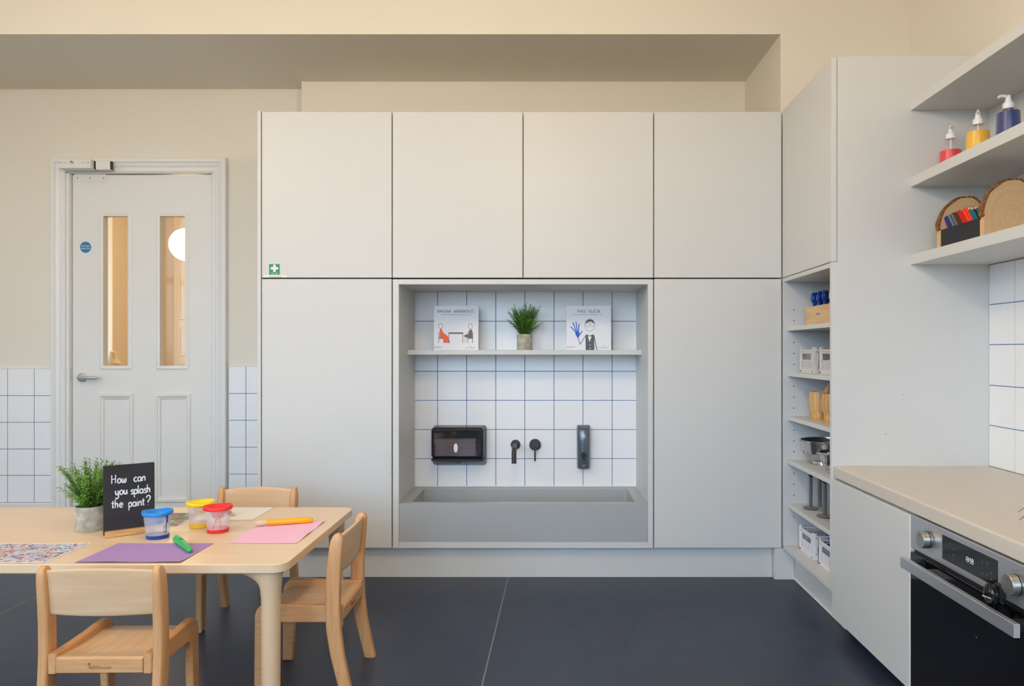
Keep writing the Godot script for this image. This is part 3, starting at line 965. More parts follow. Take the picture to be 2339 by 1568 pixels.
# seven-segment digits in the plane across x, read from -x
func clock(parent: Node3D, words: String, high: float) -> void:
	var segs := {"1": "bc", "3": "abgcd", "5": "afgcd", "9": "abfgcd"}
	var pen := -0.012
	for ch in words:
		var s := mb()
		var w := high * 0.46
		var t := high * 0.11
		if ch == ":":
			for y in [0.2, -0.2]: box(s, v3(0, y * high, pen + 0.001), v3(0.0004, t, t))
			part(parent, "display_colon", done(s), M.display_glow, v3(-0.0016, 0, 0))
			pen += high * 0.38
			continue
		var where := {"a": [0.5, 0.5, 1], "g": [0.5, 0.0, 1], "d": [0.5, -0.5, 1], "b": [1.0, 0.25, 0], "c": [1.0, -0.25, 0], "f": [0.0, 0.25, 0], "e": [0.0, -0.25, 0]}
		for k in segs[ch]:
			var q: Array = where[k]
			box(s, v3(0, q[1] * high, pen + q[0] * w), v3(0.0004, t, w * 0.8) if q[2] else v3(0.0004, high * 0.4, t))
		part(parent, "display_digit", done(s), M.display_glow, v3(-0.0016, 0, 0))
		pen += w + high * 0.3

# ------------------------------------------------------------------ thick shelves over the worktop
func side_shelves() -> void:
	var tops := [[1.952, 1.987, "topmost thick grey shelf, empty, fixed to the tall panel"], [1.665, 1.7017, "thick grey shelf carrying the three pump bottles"], [1.373, 1.410, "lowest thick grey shelf carrying the pencil holder"]]
	for t in tops:
		var o := side_thing("thick_shelf", t[2], "shelf", 0.2935, t[0], 0.6025, "thick shelves over the worktop")
		slab(o, "board", v3(0, 0, 0), v3(0.289, t[1] - t[0], 2.2), M.unit, 0.0012)
	var b := side_thing("backing_panel", "smooth grey backing panel behind the thick shelves", "panel", 0.583, 1.41, 0.6025)
	slab(b, "board", v3(0, 0.0005, 0), v3(0.0085, 0.577, 2.2), M.unit, 0)

# ------------------------------------------------------------------ table and chairs
const ALONG_X := Basis(Vector3(0, 0, 1), Vector3(0, 1, 0), Vector3(1, 0, 0))   # outline (z, y), thickness along x
const ALONG_Y := Basis(Vector3(1, 0, 0), Vector3(0, 0, 1), Vector3(0, 1, 0))   # outline (x, z), thickness along y

func furniture() -> void:
	var t := thing("nursery_table", "low pale wood table with rounded corners and round cream legs", "table", v3(-1.47, 0, -2.405))
	var s := mb()
	prism(s, round_rect(1.5, 0.75, 0.042, 8), 0.025, 0.0016, Transform3D(ALONG_Y, v3(0, 0.4395, 0)))
	part(t, "tabletop", done(s), M.table_laminate)
	for sx in [-1.0, 1.0]:
		for sz in [-1.0, 1.0]:
			var at := v3(sx * 0.693, 0, sz * 0.328)
			s = mb()
			lathe(s, [Vector2(0, 0), Vector2(0.021, 0), Vector2(0.0225, 0.006), Vector2(0.0225, 0.016), Vector2(0.0255, 0.018), Vector2(0.0270, 0.355), Vector2(0.0, 0.355)], 28)
			part(t, "leg", done(s), M.table_plastic, at)
			var rings := []
			for i in 9:
				var k := i / 8.0
				var r := PackedVector3Array()
				for a in 48:
					var dir := Vector2.from_angle(TAU * a / 48.0)
					var w := pow(maxf(0, dir.x * -sx), 5.0) + pow(maxf(0, dir.y * -sz), 5.0)
					var rr := 0.0282 + 0.004 * k + 0.088 * pow(k, 2.6) * w
					r.append(v3(dir.x * rr, lerpf(0.352, 0.427, pow(k, 0.8)), dir.y * rr))
				rings.append(r)
			s = mb()
			loft(s, rings)
			part(t, "leg_bracket", done(s), M.table_plastic, at)
	s = mb()
	for sz in [-1.0, 1.0]: box(s, v3(0, 0.415, sz * 0.29), v3(1.2, 0.024, 0.03), 0.002)
	part(t, "under_rail", done(s), M.table_plastic)
	var a := make_chair("beech child's chair with its back to the long table side, maker's mark behind")
	a.position = v3(-1.14, 0, -1.89)
	a.rotation.y = PI + 0.015
	var b: Node3D = a.duplicate()
	b.name = numbered("child_chair")
	add_child(b)
	b.position = v3(-0.637, 0, -2.352)
	b.rotation.y = -PI * 0.5
	b.set_meta("label", "beech child's chair at the short end of the table")
	var c: Node3D = a.duplicate()
	c.name = numbered("child_chair")
	add_child(c)
	c.position = v3(-1.16, 0, -2.95)
	c.rotation.y = 0.0
	c.set_meta("label", "beech child's chair behind the table facing into the room")

func make_chair(label: String) -> Node3D:
	var t := thing("child_chair", label, "chair", Vector3.ZERO, 0, "beech child's chairs round the table")
	# rear posts, gently bowed, splayed at the foot
	for sg in [-1.0, 1.0]:
		var rings := []
		var line := [[0.0, -0.044, 0.0185], [0.06, -0.030, 0.0195], [0.13, -0.014, 0.021], [0.20, -0.004, 0.0225], [0.27, 0.0, 0.0225], [0.34, -0.001, 0.022], [0.40, -0.005, 0.0215], [0.45, -0.010, 0.0205], [0.474, -0.013, 0.019], [0.485, -0.0145, 0.0155], [0.4915, -0.015, 0.011], [0.4948, -0.0155, 0.005]]
		for q in line:
			var e := 1.0 if q[0] < 0.47 else lerpf(1.0, 0.55, (q[0] - 0.47) / 0.025)
			rings.append(ring(v3(sg * 0.1465, q[0], q[1]), v3(0.0135 * e, 0, 0), v3(0, 0, q[2]), 24, 4.5))
		var s := mb()
		loft(s, rings)
		part(t, "rear_post", done(s), M.beech_y)
	# side rail and front leg in one bent piece
	var poly := PackedVector2Array([Vector2(-0.022, 0.219), Vector2(0.14, 0.219)])
	for i in 6:
		var w := PI * 0.5 * (1.0 - i / 5.0)
		poly.append(Vector2(0.173, 0.187) + Vector2(cos(w), sin(w)) * Vector2(0.028, 0.032))
	poly.append_array(PackedVector2Array([Vector2(0.204, 0.12), Vector2(0.214, 0.0), Vector2(0.246, 0.0), Vector2(0.245, 0.12), Vector2(0.244, 0.215)]))
	for i in 9:
		var w := PI * 0.5 * i / 8.0
		poly.append(Vector2(0.204, 0.232) + Vector2(cos(w), sin(w)) * Vector2(0.040, 0.046))
	poly.append_array(PackedVector2Array([Vector2(0.168, 0.2765), Vector2(0.12, 0.2725), Vector2(0.06, 0.2705), Vector2(-0.022, 0.2700)]))
	for sg in [-1.0, 1.0]:
		var s := mb()
		prism(s, poly, 0.0225, 0.003, Transform3D(ALONG_X, v3(sg * 0.1218, 0, 0)))
		part(t, "front_leg", done(s), M.beech_z)
	# dished plywood seat with a turned-down front edge
	var seat := PackedVector2Array()
	var top := [[-0.018, 0.261], [0.02, 0.2575], [0.07, 0.254], [0.12, 0.2535], [0.17, 0.256], [0.205, 0.2555], [0.222, 0.251], [0.230, 0.243]]
	for q in top: seat.append(Vector2(q[0], q[1]))
	seat.append(Vector2(0.223, 0.236))
	for i in range(top.size() - 2, -1, -1): seat.append(Vector2(top[i][0], top[i][1] - 0.0115))
	var s2 := mb()
	prism(s2, seat, 0.2208, 0.0, Transform3D(ALONG_X, Vector3.ZERO))
	part(t, "seat", done(s2), M.ply_z)
	var rail := part(t, "rear_rail", box_mesh(v3(0.2208, 0.0375, 0.02), 0.0018), M.beech_x, v3(0, 0.2395, -0.0135))
	part(t, "front_rail", box_mesh(v3(0.2208, 0.03, 0.018), 0.002), M.beech_x, v3(0, 0.2265, 0.185))
	var word := lettering(rail, "maker_name", "Millhouse", 0.0125, M.brand_print, v3(-0.004, -0.004, -0.0101), v3(0, PI, 0))
	word.name = "maker_name"
	var e := mb()
	for q in [[0, 0, 0.0011], [0, 0.003, 0.0009], [-0.0008, 0.0055, 0.001], [0.001, 0.0075, 0.0014], [-0.0022, 0.0068, 0.0012], [0.0028, 0.0052, 0.001], [-0.003, 0.0042, 0.0009], [0.0018, 0.0098, 0.0011], [-0.0012, 0.0095, 0.0011], [-0.002, -0.002, 0.0009], [0.002, -0.002, 0.0009], [0, -0.0032, 0.001]]:
		lathe(e, [Vector2(q[2], 0), Vector2(q[2], 0.0003), Vector2(0, 0.0003)], 8, v3(q[0], q[1], 0), Basis(Vector3.RIGHT, PI * 0.5))
	part(rail, "maker_emblem", done(e), M.brand_print, v3(0.0255, -0.002, -0.0101), v3(0, PI, 0))
	# bowed backrest
	var rings := []
	for i in 21:
		var x := lerpf(-0.137, 0.137, i / 20.0)
		var f := 1.0 - pow(x / 0.137, 2.0)
		var y1 := 0.484 + 0.009 * f
		var y0 := 0.3665
		var c := v3(x, (y0 + y1) * 0.5, -0.009 - 0.016 * f)
		rings.append(ring(c, v3(0, (y1 - y0) * 0.5, -0.007), v3(0, 0, 0.0062), 28, 7.0))
	s2 = mb()
	loft(s2, rings)
	part(t, "backrest", done(s2), M.ply_x)
	return t

# ------------------------------------------------------------------ drawing on images
func dot(im: Image, c: Vector2, r: float, col: Color) -> void:
	for y in range(maxi(0, int(c.y - r)), mini(im.get_height(), int(c.y + r) + 1)):
		for x in range(maxi(0, int(c.x - r)), mini(im.get_width(), int(c.x + r) + 1)):
			if Vector2(x, y).distance_to(c) <= r:
				im.set_pixel(x, y, col)

func stroke(im: Image, pts: Array, r: float, col: Color) -> void:
	for i in pts.size() - 1:
		var n := maxi(1, int(pts[i].distance_to(pts[i + 1]) / maxf(1.0, r * 0.5)))
		for k in n + 1:
			dot(im, pts[i].lerp(pts[i + 1], float(k) / n), r, col)

func filled(im: Image, poly: PackedVector2Array, col: Color) -> void:
	var lo := poly[0]
	var hi := poly[0]
	for p in poly:
		lo = lo.min(p)
		hi = hi.max(p)
	for y in range(int(lo.y), mini(int(hi.y) + 1, im.get_height())):
		for x in range(int(lo.x), mini(int(hi.x) + 1, im.get_width())):
			if Geometry2D.is_point_in_polygon(Vector2(x, y), poly):
				im.set_pixel(x, y, col)

func pictured(called: String, im: Image, rough := 0.8) -> StandardMaterial3D:
	var m := paint(called, Color.WHITE, rough)
	m.albedo_texture = ImageTexture.create_from_image(im)
	m.texture_repeat = false
	return m

# splashes of paint: worms and blots of many colours on pale paper with a white border
func splashes(seed_: int, ground: Color, cols: Array, count: int, long: float, thick: float) -> Image:
	var rng := RandomNumberGenerator.new()
	rng.seed = seed_
	var im := Image.create(594, 420, false, Image.FORMAT_RGB8)
	im.fill(ground)
	for i in count:
		var c: Color = cols[rng.randi() % cols.size()]
		c = c.lerp(ground, rng.randf_range(0.05, 0.5))
		var p := Vector2(rng.randf_range(15, 579), rng.randf_range(15, 405))
		var a := rng.randf() * TAU
		var pts := [p]
		for k in 2 + rng.randi() % 4:
			a += rng.randf_range(-0.9, 0.9)
			p += Vector2.from_angle(a) * rng.randf_range(0.3, 1.0) * long
			pts.append(p)
		var r := thick * rng.randf_range(0.35, 1.0)
		stroke(im, pts, r, c)
		if rng.randf() < 0.35:
			dot(im, p, r * rng.randf_range(1.5, 3.4), c)
	for b in [Rect2i(0, 0, 594, 10), Rect2i(0, 410, 594, 10), Rect2i(0, 0, 10, 420), Rect2i(584, 0, 10, 420)]:
		im.fill_rect(b, shade(244, 244, 244))
	return im

# a sheet lying in the xz plane, its edges a little lifted
func sheet_mesh(w: float, d: float, lift: Callable) -> ArrayMesh:
	var s := mb()
	var n := 14
	for layer in 2:
		for i in n:
			for j in n:
				var p := []
				var uv := []
				for c in [[0, 0], [1, 0], [1, 1], [0, 1]]:
					var u: float = float(i + c[0]) / n
					var v: float = float(j + c[1]) / n
					var y: float = lift.call(u, v)
					p.append(v3((u - 0.5) * w, y + (0.0004 if layer == 0 else 0.0), (v - 0.5) * d))
					uv.append(Vector2(u, v))
				s.set_smooth_group(1 + layer)
				for k in ([0, 1, 2, 0, 2, 3] if layer == 0 else [0, 2, 1, 0, 3, 2]):
					s.set_uv(uv[k])
					s.add_vertex(p[k])
	return done(s)

# ------------------------------------------------------------------ potted greenery
func herb(label: String, at: Vector3, pot_r: float, pot_h: float, reach: float, high: float, seed_: int, lean := Vector3.ZERO) -> void:
	var t := thing("potted_plant", label, "plant", at, 0, "green plants in concrete pots")
	part(t, "pot", lathe_mesh([Vector2(0, 0), Vector2(pot_r * 0.97, 0), Vector2(pot_r, 0.002), Vector2(pot_r * 1.015, pot_h - 0.003), Vector2(pot_r * 1.005, pot_h), Vector2(pot_r * 0.88, pot_h), Vector2(pot_r * 0.86, pot_h - 0.02), Vector2(0, pot_h - 0.02)], 40), M.concrete)
	part(t, "soil", disc_mesh(pot_r * 0.87, 0.006), M.soil, v3(0, pot_h - 0.014, 0), v3(-PI * 0.5, 0, 0))
	var rng := RandomNumberGenerator.new()
	rng.seed = seed_
	var stems := mb()
	var leaves := mb()
	leaves.set_smooth_group(-1)
	for i in 96:
		var a := TAU * (i * 0.381966) + rng.randf_range(-0.3, 0.3)
		var out := sqrt((i + 0.5) / 96.0) * reach * rng.randf_range(0.7, 1.08)
		var top := high * rng.randf_range(0.62, 1.0) * (1.0 - 0.25 * pow(out / reach, 2.0) * rng.randf())
		if rng.randf() < 0.22:
			top *= 0.55
		var p0 := v3(cos(a), 0, sin(a)) * pot_r * 0.55 * sqrt(rng.randf()) + v3(0, pot_h - 0.02, 0)
		var p2 := v3(cos(a) * out, pot_h + top, sin(a) * out) + lean * (top / high)
		var p1 := (p0 + p2) * 0.5 + v3(-cos(a), 0.3, -sin(a)) * out * 0.22
		var pts := []
		for k in 7:
			var q := k / 6.0
			pts.append(p0.lerp(p1, q).lerp(p1.lerp(p2, q), q))
		tube(stems, pts, [0.0012, 0.0012, 0.001, 0.001, 0.0008, 0.0006, 0.0004], 5, false)
		var n := 44
		var tone := rng.randf()
		for k in n:
			var q := lerpf(0.22, 1.0, float(k) / (n - 1))
			var c := p0.lerp(p1, q).lerp(p1.lerp(p2, q), q)
			var axis := (p1 - p0).lerp(p2 - p1, q).normalized()
			var round_ := axis.cross(Vector3.UP if absf(axis.y) < 0.95 else Vector3.RIGHT).normalized().rotated(axis, k * 2.4 + rng.randf())
			var dir := (round_ * rng.randf_range(0.7, 1.0) + axis * rng.randf_range(0.35, 0.8)).normalized()
			var long := rng.randf_range(0.012, 0.020) * (1.0 if q < 0.9 else 0.8)
			var wide := dir.cross(axis).normalized() * rng.randf_range(0.0016, 0.0024)
			var b := dir.cross(wide).normalized() * 0.0006
			var tip := c + dir * long - Vector3.UP * long * 0.08
			var m := c + dir * long * 0.45
			var col := Color(0.095, 0.25, 0.030).lerp(Color(0.19, 0.40, 0.045), rng.randf() * 0.5 + tone * 0.5)
			for f in [[c, m + wide + b, tip], [c, tip, m - wide + b]]:
				leaves.set_color(col)
				tri(leaves, f[0], f[1], f[2], round_ + Vector3.UP)
	part(t, "stems", done(stems), M.stem)
	var o := part(t, "foliage", done(leaves), M.leaf)
	o.set_meta("kind", "stuff")

# ------------------------------------------------------------------ on and round the sink
func niche_things() -> void:
	herb("bushy green plant in a concrete pot between the two books", v3(-0.092, 1.0556, -3.645), 0.0375, 0.079, 0.092, 0.150, 7)
	# two picture books, each with a plain drawing of its own
	var im := Image.create(448, 448, false, Image.FORMAT_RGB8)
	im.fill(shade(236, 238, 244))
	var brown := shade(112, 96, 82)
	var orange := shade(255, 96, 50)
	filled(im, PackedVector2Array([Vector2(60, 236), Vector2(78, 232), Vector2(92, 270), Vector2(142, 312), Vector2(166, 376), Vector2(104, 376), Vector2(98, 330), Vector2(56, 328)]), orange)
	filled(im, PackedVector2Array([Vector2(360, 240), Vector2(384, 242), Vector2(388, 326), Vector2(352, 328), Vector2(302, 312), Vector2(308, 296), Vector2(342, 288)]), brown)
	for q in [[66, 205], [366, 208]]:
		for k in 40:
			dot(im, Vector2(q[0], q[1]) + Vector2.from_angle(TAU * k / 40.0) * Vector2(20, 26), 2.2, brown)
	filled(im, PackedVector2Array([Vector2(148, 270), Vector2(294, 270), Vector2(294, 284), Vector2(148, 284)]), brown)
	for l in [[150, 282, 150, 376], [291, 282, 291, 376], [50, 268, 50, 376], [50, 332, 100, 332], [100, 332, 100, 376], [340, 330, 340, 376], [390, 268, 390, 376], [338, 330, 392, 330]]:
		stroke(im, [Vector2(l[0], l[1]), Vector2(l[2], l[3])], 2.0, shade(80, 78, 82))
	stroke(im, [Vector2(94, 278), Vector2(140, 308)], 1.5, shade(90, 88, 92))
	stroke(im, [Vector2(352, 252), Vector2(318, 296)], 1.5, shade(90, 88, 92))
	stroke(im, [Vector2(318, 316), Vector2(306, 374)], 1.2, shade(120, 118, 122))
	stroke(im, [Vector2(330, 320), Vector2(324, 374)], 1.2, shade(120, 118, 122))
	book("white picture book with an orange figure and a table on its cover", v3(-0.4345, 1.0556, -3.632), im, "MARINA ABRAMOVIĆ", "Turned Herself Into Art and Wasn't Sorry", 0.0182)
	im = Image.create(448, 448, false, Image.FORMAT_RGB8)
	im.fill(shade(236, 238, 244))
	var grey := shade(84, 86, 94)
	var blue := shade(10, 92, 204)
	filled(im, PackedVector2Array([Vector2(192, 448), Vector2(192, 300), Vector2(206, 288), Vector2(232, 368), Vector2(262, 288), Vector2(278, 300), Vector2(280, 448)]), grey)
	stroke(im, [Vector2(198, 296), Vector2(136, 390), Vector2(118, 330)], 3.2, grey)
	stroke(im, [Vector2(276, 300), Vector2(304, 446)], 4.0, grey)
	for k in 60:
		dot(im, Vector2(236, 196) + Vector2.from_angle(TAU * k / 60.0) * Vector2(50, 62), 2.2, grey)
	filled(im, PackedVector2Array([Vector2(188, 182), Vector2(206, 148), Vector2(238, 136), Vector2(270, 148), Vector2(284, 180), Vector2(250, 160), Vector2(220, 164)]), grey)
	for q in [212, 260]:
		for k in 36:
			dot(im, Vector2(q, 192) + Vector2.from_angle(TAU * k / 36.0) * 20.0, 1.6, grey)
	filled(im, PackedVector2Array([Vector2(206, 292), Vector2(232, 304), Vector2(258, 292), Vector2(258, 314), Vector2(232, 306), Vector2(206, 314)]), grey)
	for y in [398, 430]: dot(im, Vector2(236, y), 5, shade(236, 238, 244))
	filled(im, PackedVector2Array([Vector2(90, 262), Vector2(126, 258), Vector2(134, 290), Vector2(120, 328), Vector2(112, 326), Vector2(90, 290)]), blue)
	for l in [[96, 270, 46, 214], [100, 262, 66, 172], [110, 262, 96, 164], [122, 266, 126, 186], [124, 304, 156, 260]]:
		stroke(im, [Vector2(l[0], l[1]), Vector2(l[2], l[3])], 5.0, blue)
	book("white picture book with a big blue hand on its cover", v3(0.2295, 1.0556, -3.632), im, "YVES KLEIN", "Painted Everything Blue and Wasn't Sorry", 0.0205)
	# paper towel dispenser
	var d := thing("towel_dispenser", "smoked plastic paper towel dispenser on the tiles above the sink", "dispenser", v3(-0.432, 0.463, -3.75))
	part(d, "back_shell", prism_mesh(round_rect(0.278, 0.206, 0.018), 0.012, 0.003), shell("shell_grey", 0.30), v3(0.004, 0.103, 0.0062))
	var s := mb()
	var hoops := []
	for q in [[0.236, 0.128, 0.012, 0.0872], [0.250, 0.142, 0.015, 0.0855], [0.261, 0.153, 0.018, 0.079], [0.267, 0.160, 0.020, 0.066], [0.272, 0.166, 0.020, 0.013]]:
		var hoop := PackedVector3Array()
		for p in round_rect(q[0], q[1], q[2], 6): hoop.append(v3(p.x, p.y + 0.122, q[3]))
		hoops.append(hoop)
	loft(s, hoops, false, false)
	part(d, "cover_rim", done(s), M.smoked_rim)
	part(d, "cover_front", prism_mesh(round_rect(0.238, 0.130, 0.012), 0.002, 0.0005), M.smoked, v3(0, 0.122, 0.0865))
	part(d, "inner_back", prism_mesh(round_rect(0.250, 0.146, 0.010), 0.002, 0.0005), M.black, v3(0, 0.122, 0.0145))
	var stack := Node3D.new()
	stack.name = "towel_stack"
	d.add_child(stack)
	for i in 14:
		part(stack, "paper_towel", box_mesh(v3(0.212 - 0.004 * (i % 3), 0.0062, 0.056), 0.0012), M.towel, v3(-0.013 + 0.002 * (i % 2), 0.052 + i * 0.0066, 0.048))
	part(d, "tray", box_mesh(v3(0.262, 0.012, 0.076), 0.003), M.black, v3(0, 0.038, 0.05))
	s = mb()
	lathe(s, [Vector2(0.0105, 0.0), Vector2(0.0105, 0.0016), Vector2(0.0085, 0.002), Vector2(0, 0.002)], 24)
	part(d, "level_window", done(s), M.white_plastic, v3(-0.007, 0.0985, 0.087), v3(PI * 0.5, 0, 0)).scale = v3(1, 1, 2.2)
	s = mb()
	box(s, v3(0, 0, 0), v3(0.17, 0.003, 0.002))
	lathe(s, [Vector2(0, -0.002), Vector2(0.016, -0.002), Vector2(0.016, 0.002), Vector2(0, 0.002)], 20, Vector3.ZERO, Basis(Vector3.RIGHT, PI * 0.5))
	part(d, "pull_slot", done(s), M.grey_nylon, v3(-0.002, 0.016, 0.0135)).scale = v3(1, 0.42, 1)
	# spout and mixer
	var tp := thing("wall_spout", "matt black wall spout bent down over the sink", "tap", v3(-0.141, 0.568, -3.75))
	part(tp, "rosette", lathe_mesh([Vector2(0, 0), Vector2(0.025, 0), Vector2(0.025, 0.006), Vector2(0.0235, 0.008), Vector2(0, 0.008)], 36), M.matt_black, Vector3.ZERO, v3(PI * 0.5, 0, 0))
	s = mb()
	var pts := [v3(0, 0, 0.004), v3(0, 0, 0.155)]
	for i in 9:
		var a := PI * 0.5 * i / 8.0
		pts.append(v3(0, -0.032 + 0.032 * cos(a), 0.172 + 0.032 * sin(a)))
	pts.append(v3(0, -0.066, 0.204))
	tube(s, pts, [0.0118], 20)
	part(tp, "spout", done(s), M.matt_black)
	var mx := thing("mixer_control", "round matt black mixer knob with a lever beside the spout", "tap", v3(-0.0405, 0.568, -3.75))
	part(mx, "knob", lathe_mesh([Vector2(0, 0), Vector2(0.0295, 0), Vector2(0.0295, 0.012), Vector2(0.028, 0.0135), Vector2(0.022, 0.0135), Vector2(0.022, 0.034), Vector2(0.0205, 0.036), Vector2(0, 0.036)], 40), M.matt_black, Vector3.ZERO, v3(PI * 0.5, 0, 0))
	s = mb()
	tube(s, [v3(0, -0.015, 0.026), v3(0, -0.079, 0.030), v3(0, -0.081, 0.030)], [0.0042, 0.0042, 0.003], 12)
	part(mx, "lever", done(s), M.matt_black)
	# soap dispenser
	var so := thing("soap_dispenser", "slim dark grey soap dispenser on the recess tiles", "dispenser", v3(0.2083, 0.446, -3.75))
	var rings := []
	for q in [[0.0, 0.022, 0.030], [0.002, 0.030, 0.040], [0.008, 0.0328, 0.048], [0.06, 0.0332, 0.056], [0.14, 0.0336, 0.060], [0.19, 0.0338, 0.060], [0.208, 0.0338, 0.052], [0.218, 0.0330, 0.036], [0.2235, 0.0300, 0.018]]:
		var r := PackedVector3Array()
		for i in 25:
			var a := PI * i / 24.0
			r.append(v3(q[1] * cos(a), q[0], maxf(0.0005, q[2] * (0.72 + 0.28 * sin(a)) * pow(sin(a), 0.18))))
		rings.append(r)
	s = mb()
	loft(s, rings)
	part(so, "body", done(s), M.charcoal_plastic)
	var drop := PackedVector2Array()
	for i in 22:
		var a := lerpf(-0.5, PI + 0.5, i / 21.0)
		drop.append(Vector2(cos(a), sin(a)) * 0.0155)
	drop.append(Vector2(0, -0.031))
	part(so, "drop_window", prism_mesh(drop, 0.004, 0.0008), M.black, v3(0, 0.0745, 0.0565))
	s = mb()
	lathe(s, [Vector2(0, 0), Vector2(0.0052, 0), Vector2(0.0052, 0.0008), Vector2(0, 0.0008)], 16, v3(0, 0.175, 0.0602), Basis(Vector3.RIGHT, PI * 0.5))
	box(s, v3(0.005, 0.1805, 0.0604), v3(0.006, 0.0016, 0.0008), 0, Basis(Vector3.BACK, 0.8))
	box(s, v3(0, 0.165, 0.0602), v3(0.024, 0.0018, 0.0008))
	part(so, "emblem", done(s), M.white_plastic)
	lettering(so, "wording", "PUSH", 0.0075, M.white_plastic, v3(0, 0.0225, 0.0512), v3(-0.06, 0, 0))
	s = mb()
	prism(s, PackedVector2Array([Vector2(-0.003, 0), Vector2(0.003, 0), Vector2(0, -0.004)]), 0.0008, 0, Transform3D(Basis.IDENTITY, v3(0, 0.0175, 0.0508)))
	part(so, "arrow_mark", done(s), M.white_plastic)

func shell(called: String, alpha: float) -> StandardMaterial3D:
	return paint(called, shade(70, 74, 84, alpha), 0.08)

func book(label: String, at: Vector3, cover: Image, title: String, line: String, high: float) -> void:
	var t := thing("picture_book", label, "book", at, 0, "picture books on the recess shelf")
	t.rotation.x = -0.10
	var w := 0.2235
	part(t, "pages", box_mesh(v3(w - 0.006, w - 0.006, 0.008), 0), M.paper_white, v3(0.002, w * 0.5, -0.0055))
	part(t, "back_board", box_mesh(v3(w, w, 0.002), 0.0005), M.book_white, v3(0, w * 0.5, -0.0105))
	part(t, "spine", box_mesh(v3(0.002, w, 0.0095), 0.0005), M.book_white, v3(-w * 0.5 + 0.001, w * 0.5, -0.00575))
	var s := mb()
	prism(s, PackedVector2Array([Vector2(-w * 0.5, 0), Vector2(w * 0.5, 0), Vector2(w * 0.5, w), Vector2(-w * 0.5, w)]), 0.002, 0.0)
	part(t, "front_cover", done(s), pictured("cover " + title, cover, 0.5))
	var z := 0.0012
	lettering(t, "title", title, high, M.ink, v3(-0.003 if high < 0.02 else 0.0, w - 0.0285, z), Vector3.ZERO, "Droid Sans Mono", 1.06 if high < 0.02 else 0.95)
	lettering(t, "subtitle", line, 0.0072, M.ink_pale, v3(-0.002, w - 0.0445, z), Vector3.ZERO, "Droid Sans", 1.14)
	lettering(t, "publisher", "phaidon", 0.0105, M.ink_pale, v3(-0.0885, 0.0145, z), Vector3.ZERO, "Droid Serif")
	lettering(t, "author", "by", 0.0078, M.ink_pale, v3(0.072, 0.0205, z))
	lettering(t, "author", "Fausto Gilberti", 0.0078, M.ink_pale, v3(0.072, 0.0118, z))

# ------------------------------------------------------------------ on the table
const TABLE := 0.4525

func table_things() -> void:
	herb("bushy green plant in a round concrete pot beside the chalkboard", v3(-1.514, TABLE, -2.435), 0.0465, 0.080, 0.115, 0.155, 23, v3(0.012, 0, 0.0))
	chalkboard()
	paint_pot("spill-proof paint pot with a blue lid", v3(-1.2325, TABLE, -2.325), M.lid_blue, M.paint_blue, 0.45, "blue")
	paint_pot("spill-proof paint pot with a yellow lid", v3(-1.163, TABLE, -2.470), M.lid_yellow, M.paint_yellow, 0.7, "yellow")
	paint_pot("spill-proof paint pot with a red lid", v3(-1.0735, TABLE, -2.402), M.lid_red, M.paint_red, 0.5, "red")
	var flat := func(_u: float, _v: float) -> float: return 0.0
	var wavy := func(u: float, v: float) -> float: return 0.0035 * pow(u, 3.0) * (0.5 + 0.5 * sin(v * 11.0 + 0.6))
	var curl := func(u: float, v: float) -> float: return 0.003 * pow(v, 5.0) * (0.4 + 0.6 * sin(u * 5.0) * sin(u * 5.0))
	single("coloured_paper", "purple sheet of paper with the green brush on it", "paper", sheet_mesh(0.297, 0.208, curl), M.paper_purple, v3(-1.169, TABLE, -2.150))
	single("coloured_paper", "pink sheet of paper at the end of the table", "paper", sheet_mesh(0.21, 0.297, wavy), M.paper_pink, v3(-0.868, TABLE, -2.402))
	single("drawing_paper", "blank white sheet of paper at the far edge of the table", "paper", sheet_mesh(0.21, 0.208, flat), M.paper_white, v3(-1.13, TABLE, -2.668))
	var bright := [shade(60, 70, 140), shade(210, 60, 90), shade(240, 120, 60), shade(60, 130, 110), shade(150, 110, 190), shade(200, 80, 60), shade(80, 110, 170), shade(230, 190, 80), shade(70, 70, 90), shade(190, 170, 210), shade(120, 150, 190)]
	single("splash_painting", "pale painting covered in small colourful splashes, white border", "painting", sheet_mesh(0.297, 0.21, flat), pictured("splash print", splashes(31, shade(206, 208, 218), bright, 430, 17.0, 5.0)), v3(-1.5485, TABLE, -2.150))
	single("splash_painting", "red and green painting behind the chalkboard and blue pot", "painting", sheet_mesh(0.297, 0.21, flat), pictured("blot print", splashes(32, shade(164, 172, 158), [shade(196, 92, 96), shade(110, 150, 112), shade(196, 202, 200), shade(150, 160, 150), shade(206, 120, 120), shade(90, 128, 96)], 260, 42.0, 13.0)), v3(-1.395, TABLE, -2.580))
	brush("yellow_brush", "thick yellow paintbrush lying on the pink paper", v3(-0.977, TABLE + 0.0135, -2.462), v3(-0.797, TABLE + 0.0118, -2.520), M.brush_yellow, [0.0088, 0.0096, 0.0098, 0.0100, 0.0102, 0.0104, 0.0098], 0.2, 1.5)
	brush("green_brush", "stubby green paintbrush lying on the purple paper", v3(-1.163, TABLE + 0.0125, -2.290), v3(-1.035, TABLE + 0.0098, -2.135), M.brush_green, [0.0112, 0.0118, 0.0112, 0.0102, 0.0092, 0.0084, 0.0078], 0.17, 0.95)
	brush("blue_brush", "small blue paintbrush half hidden behind the red pot", v3(-1.112, TABLE + 0.0095, -2.615), v3(-1.19, TABLE + 0.008, -2.70), M.brush_blue, [0.005, 0.0055, 0.006, 0.006, 0.0055, 0.005, 0.004], 0.16, 1.7)

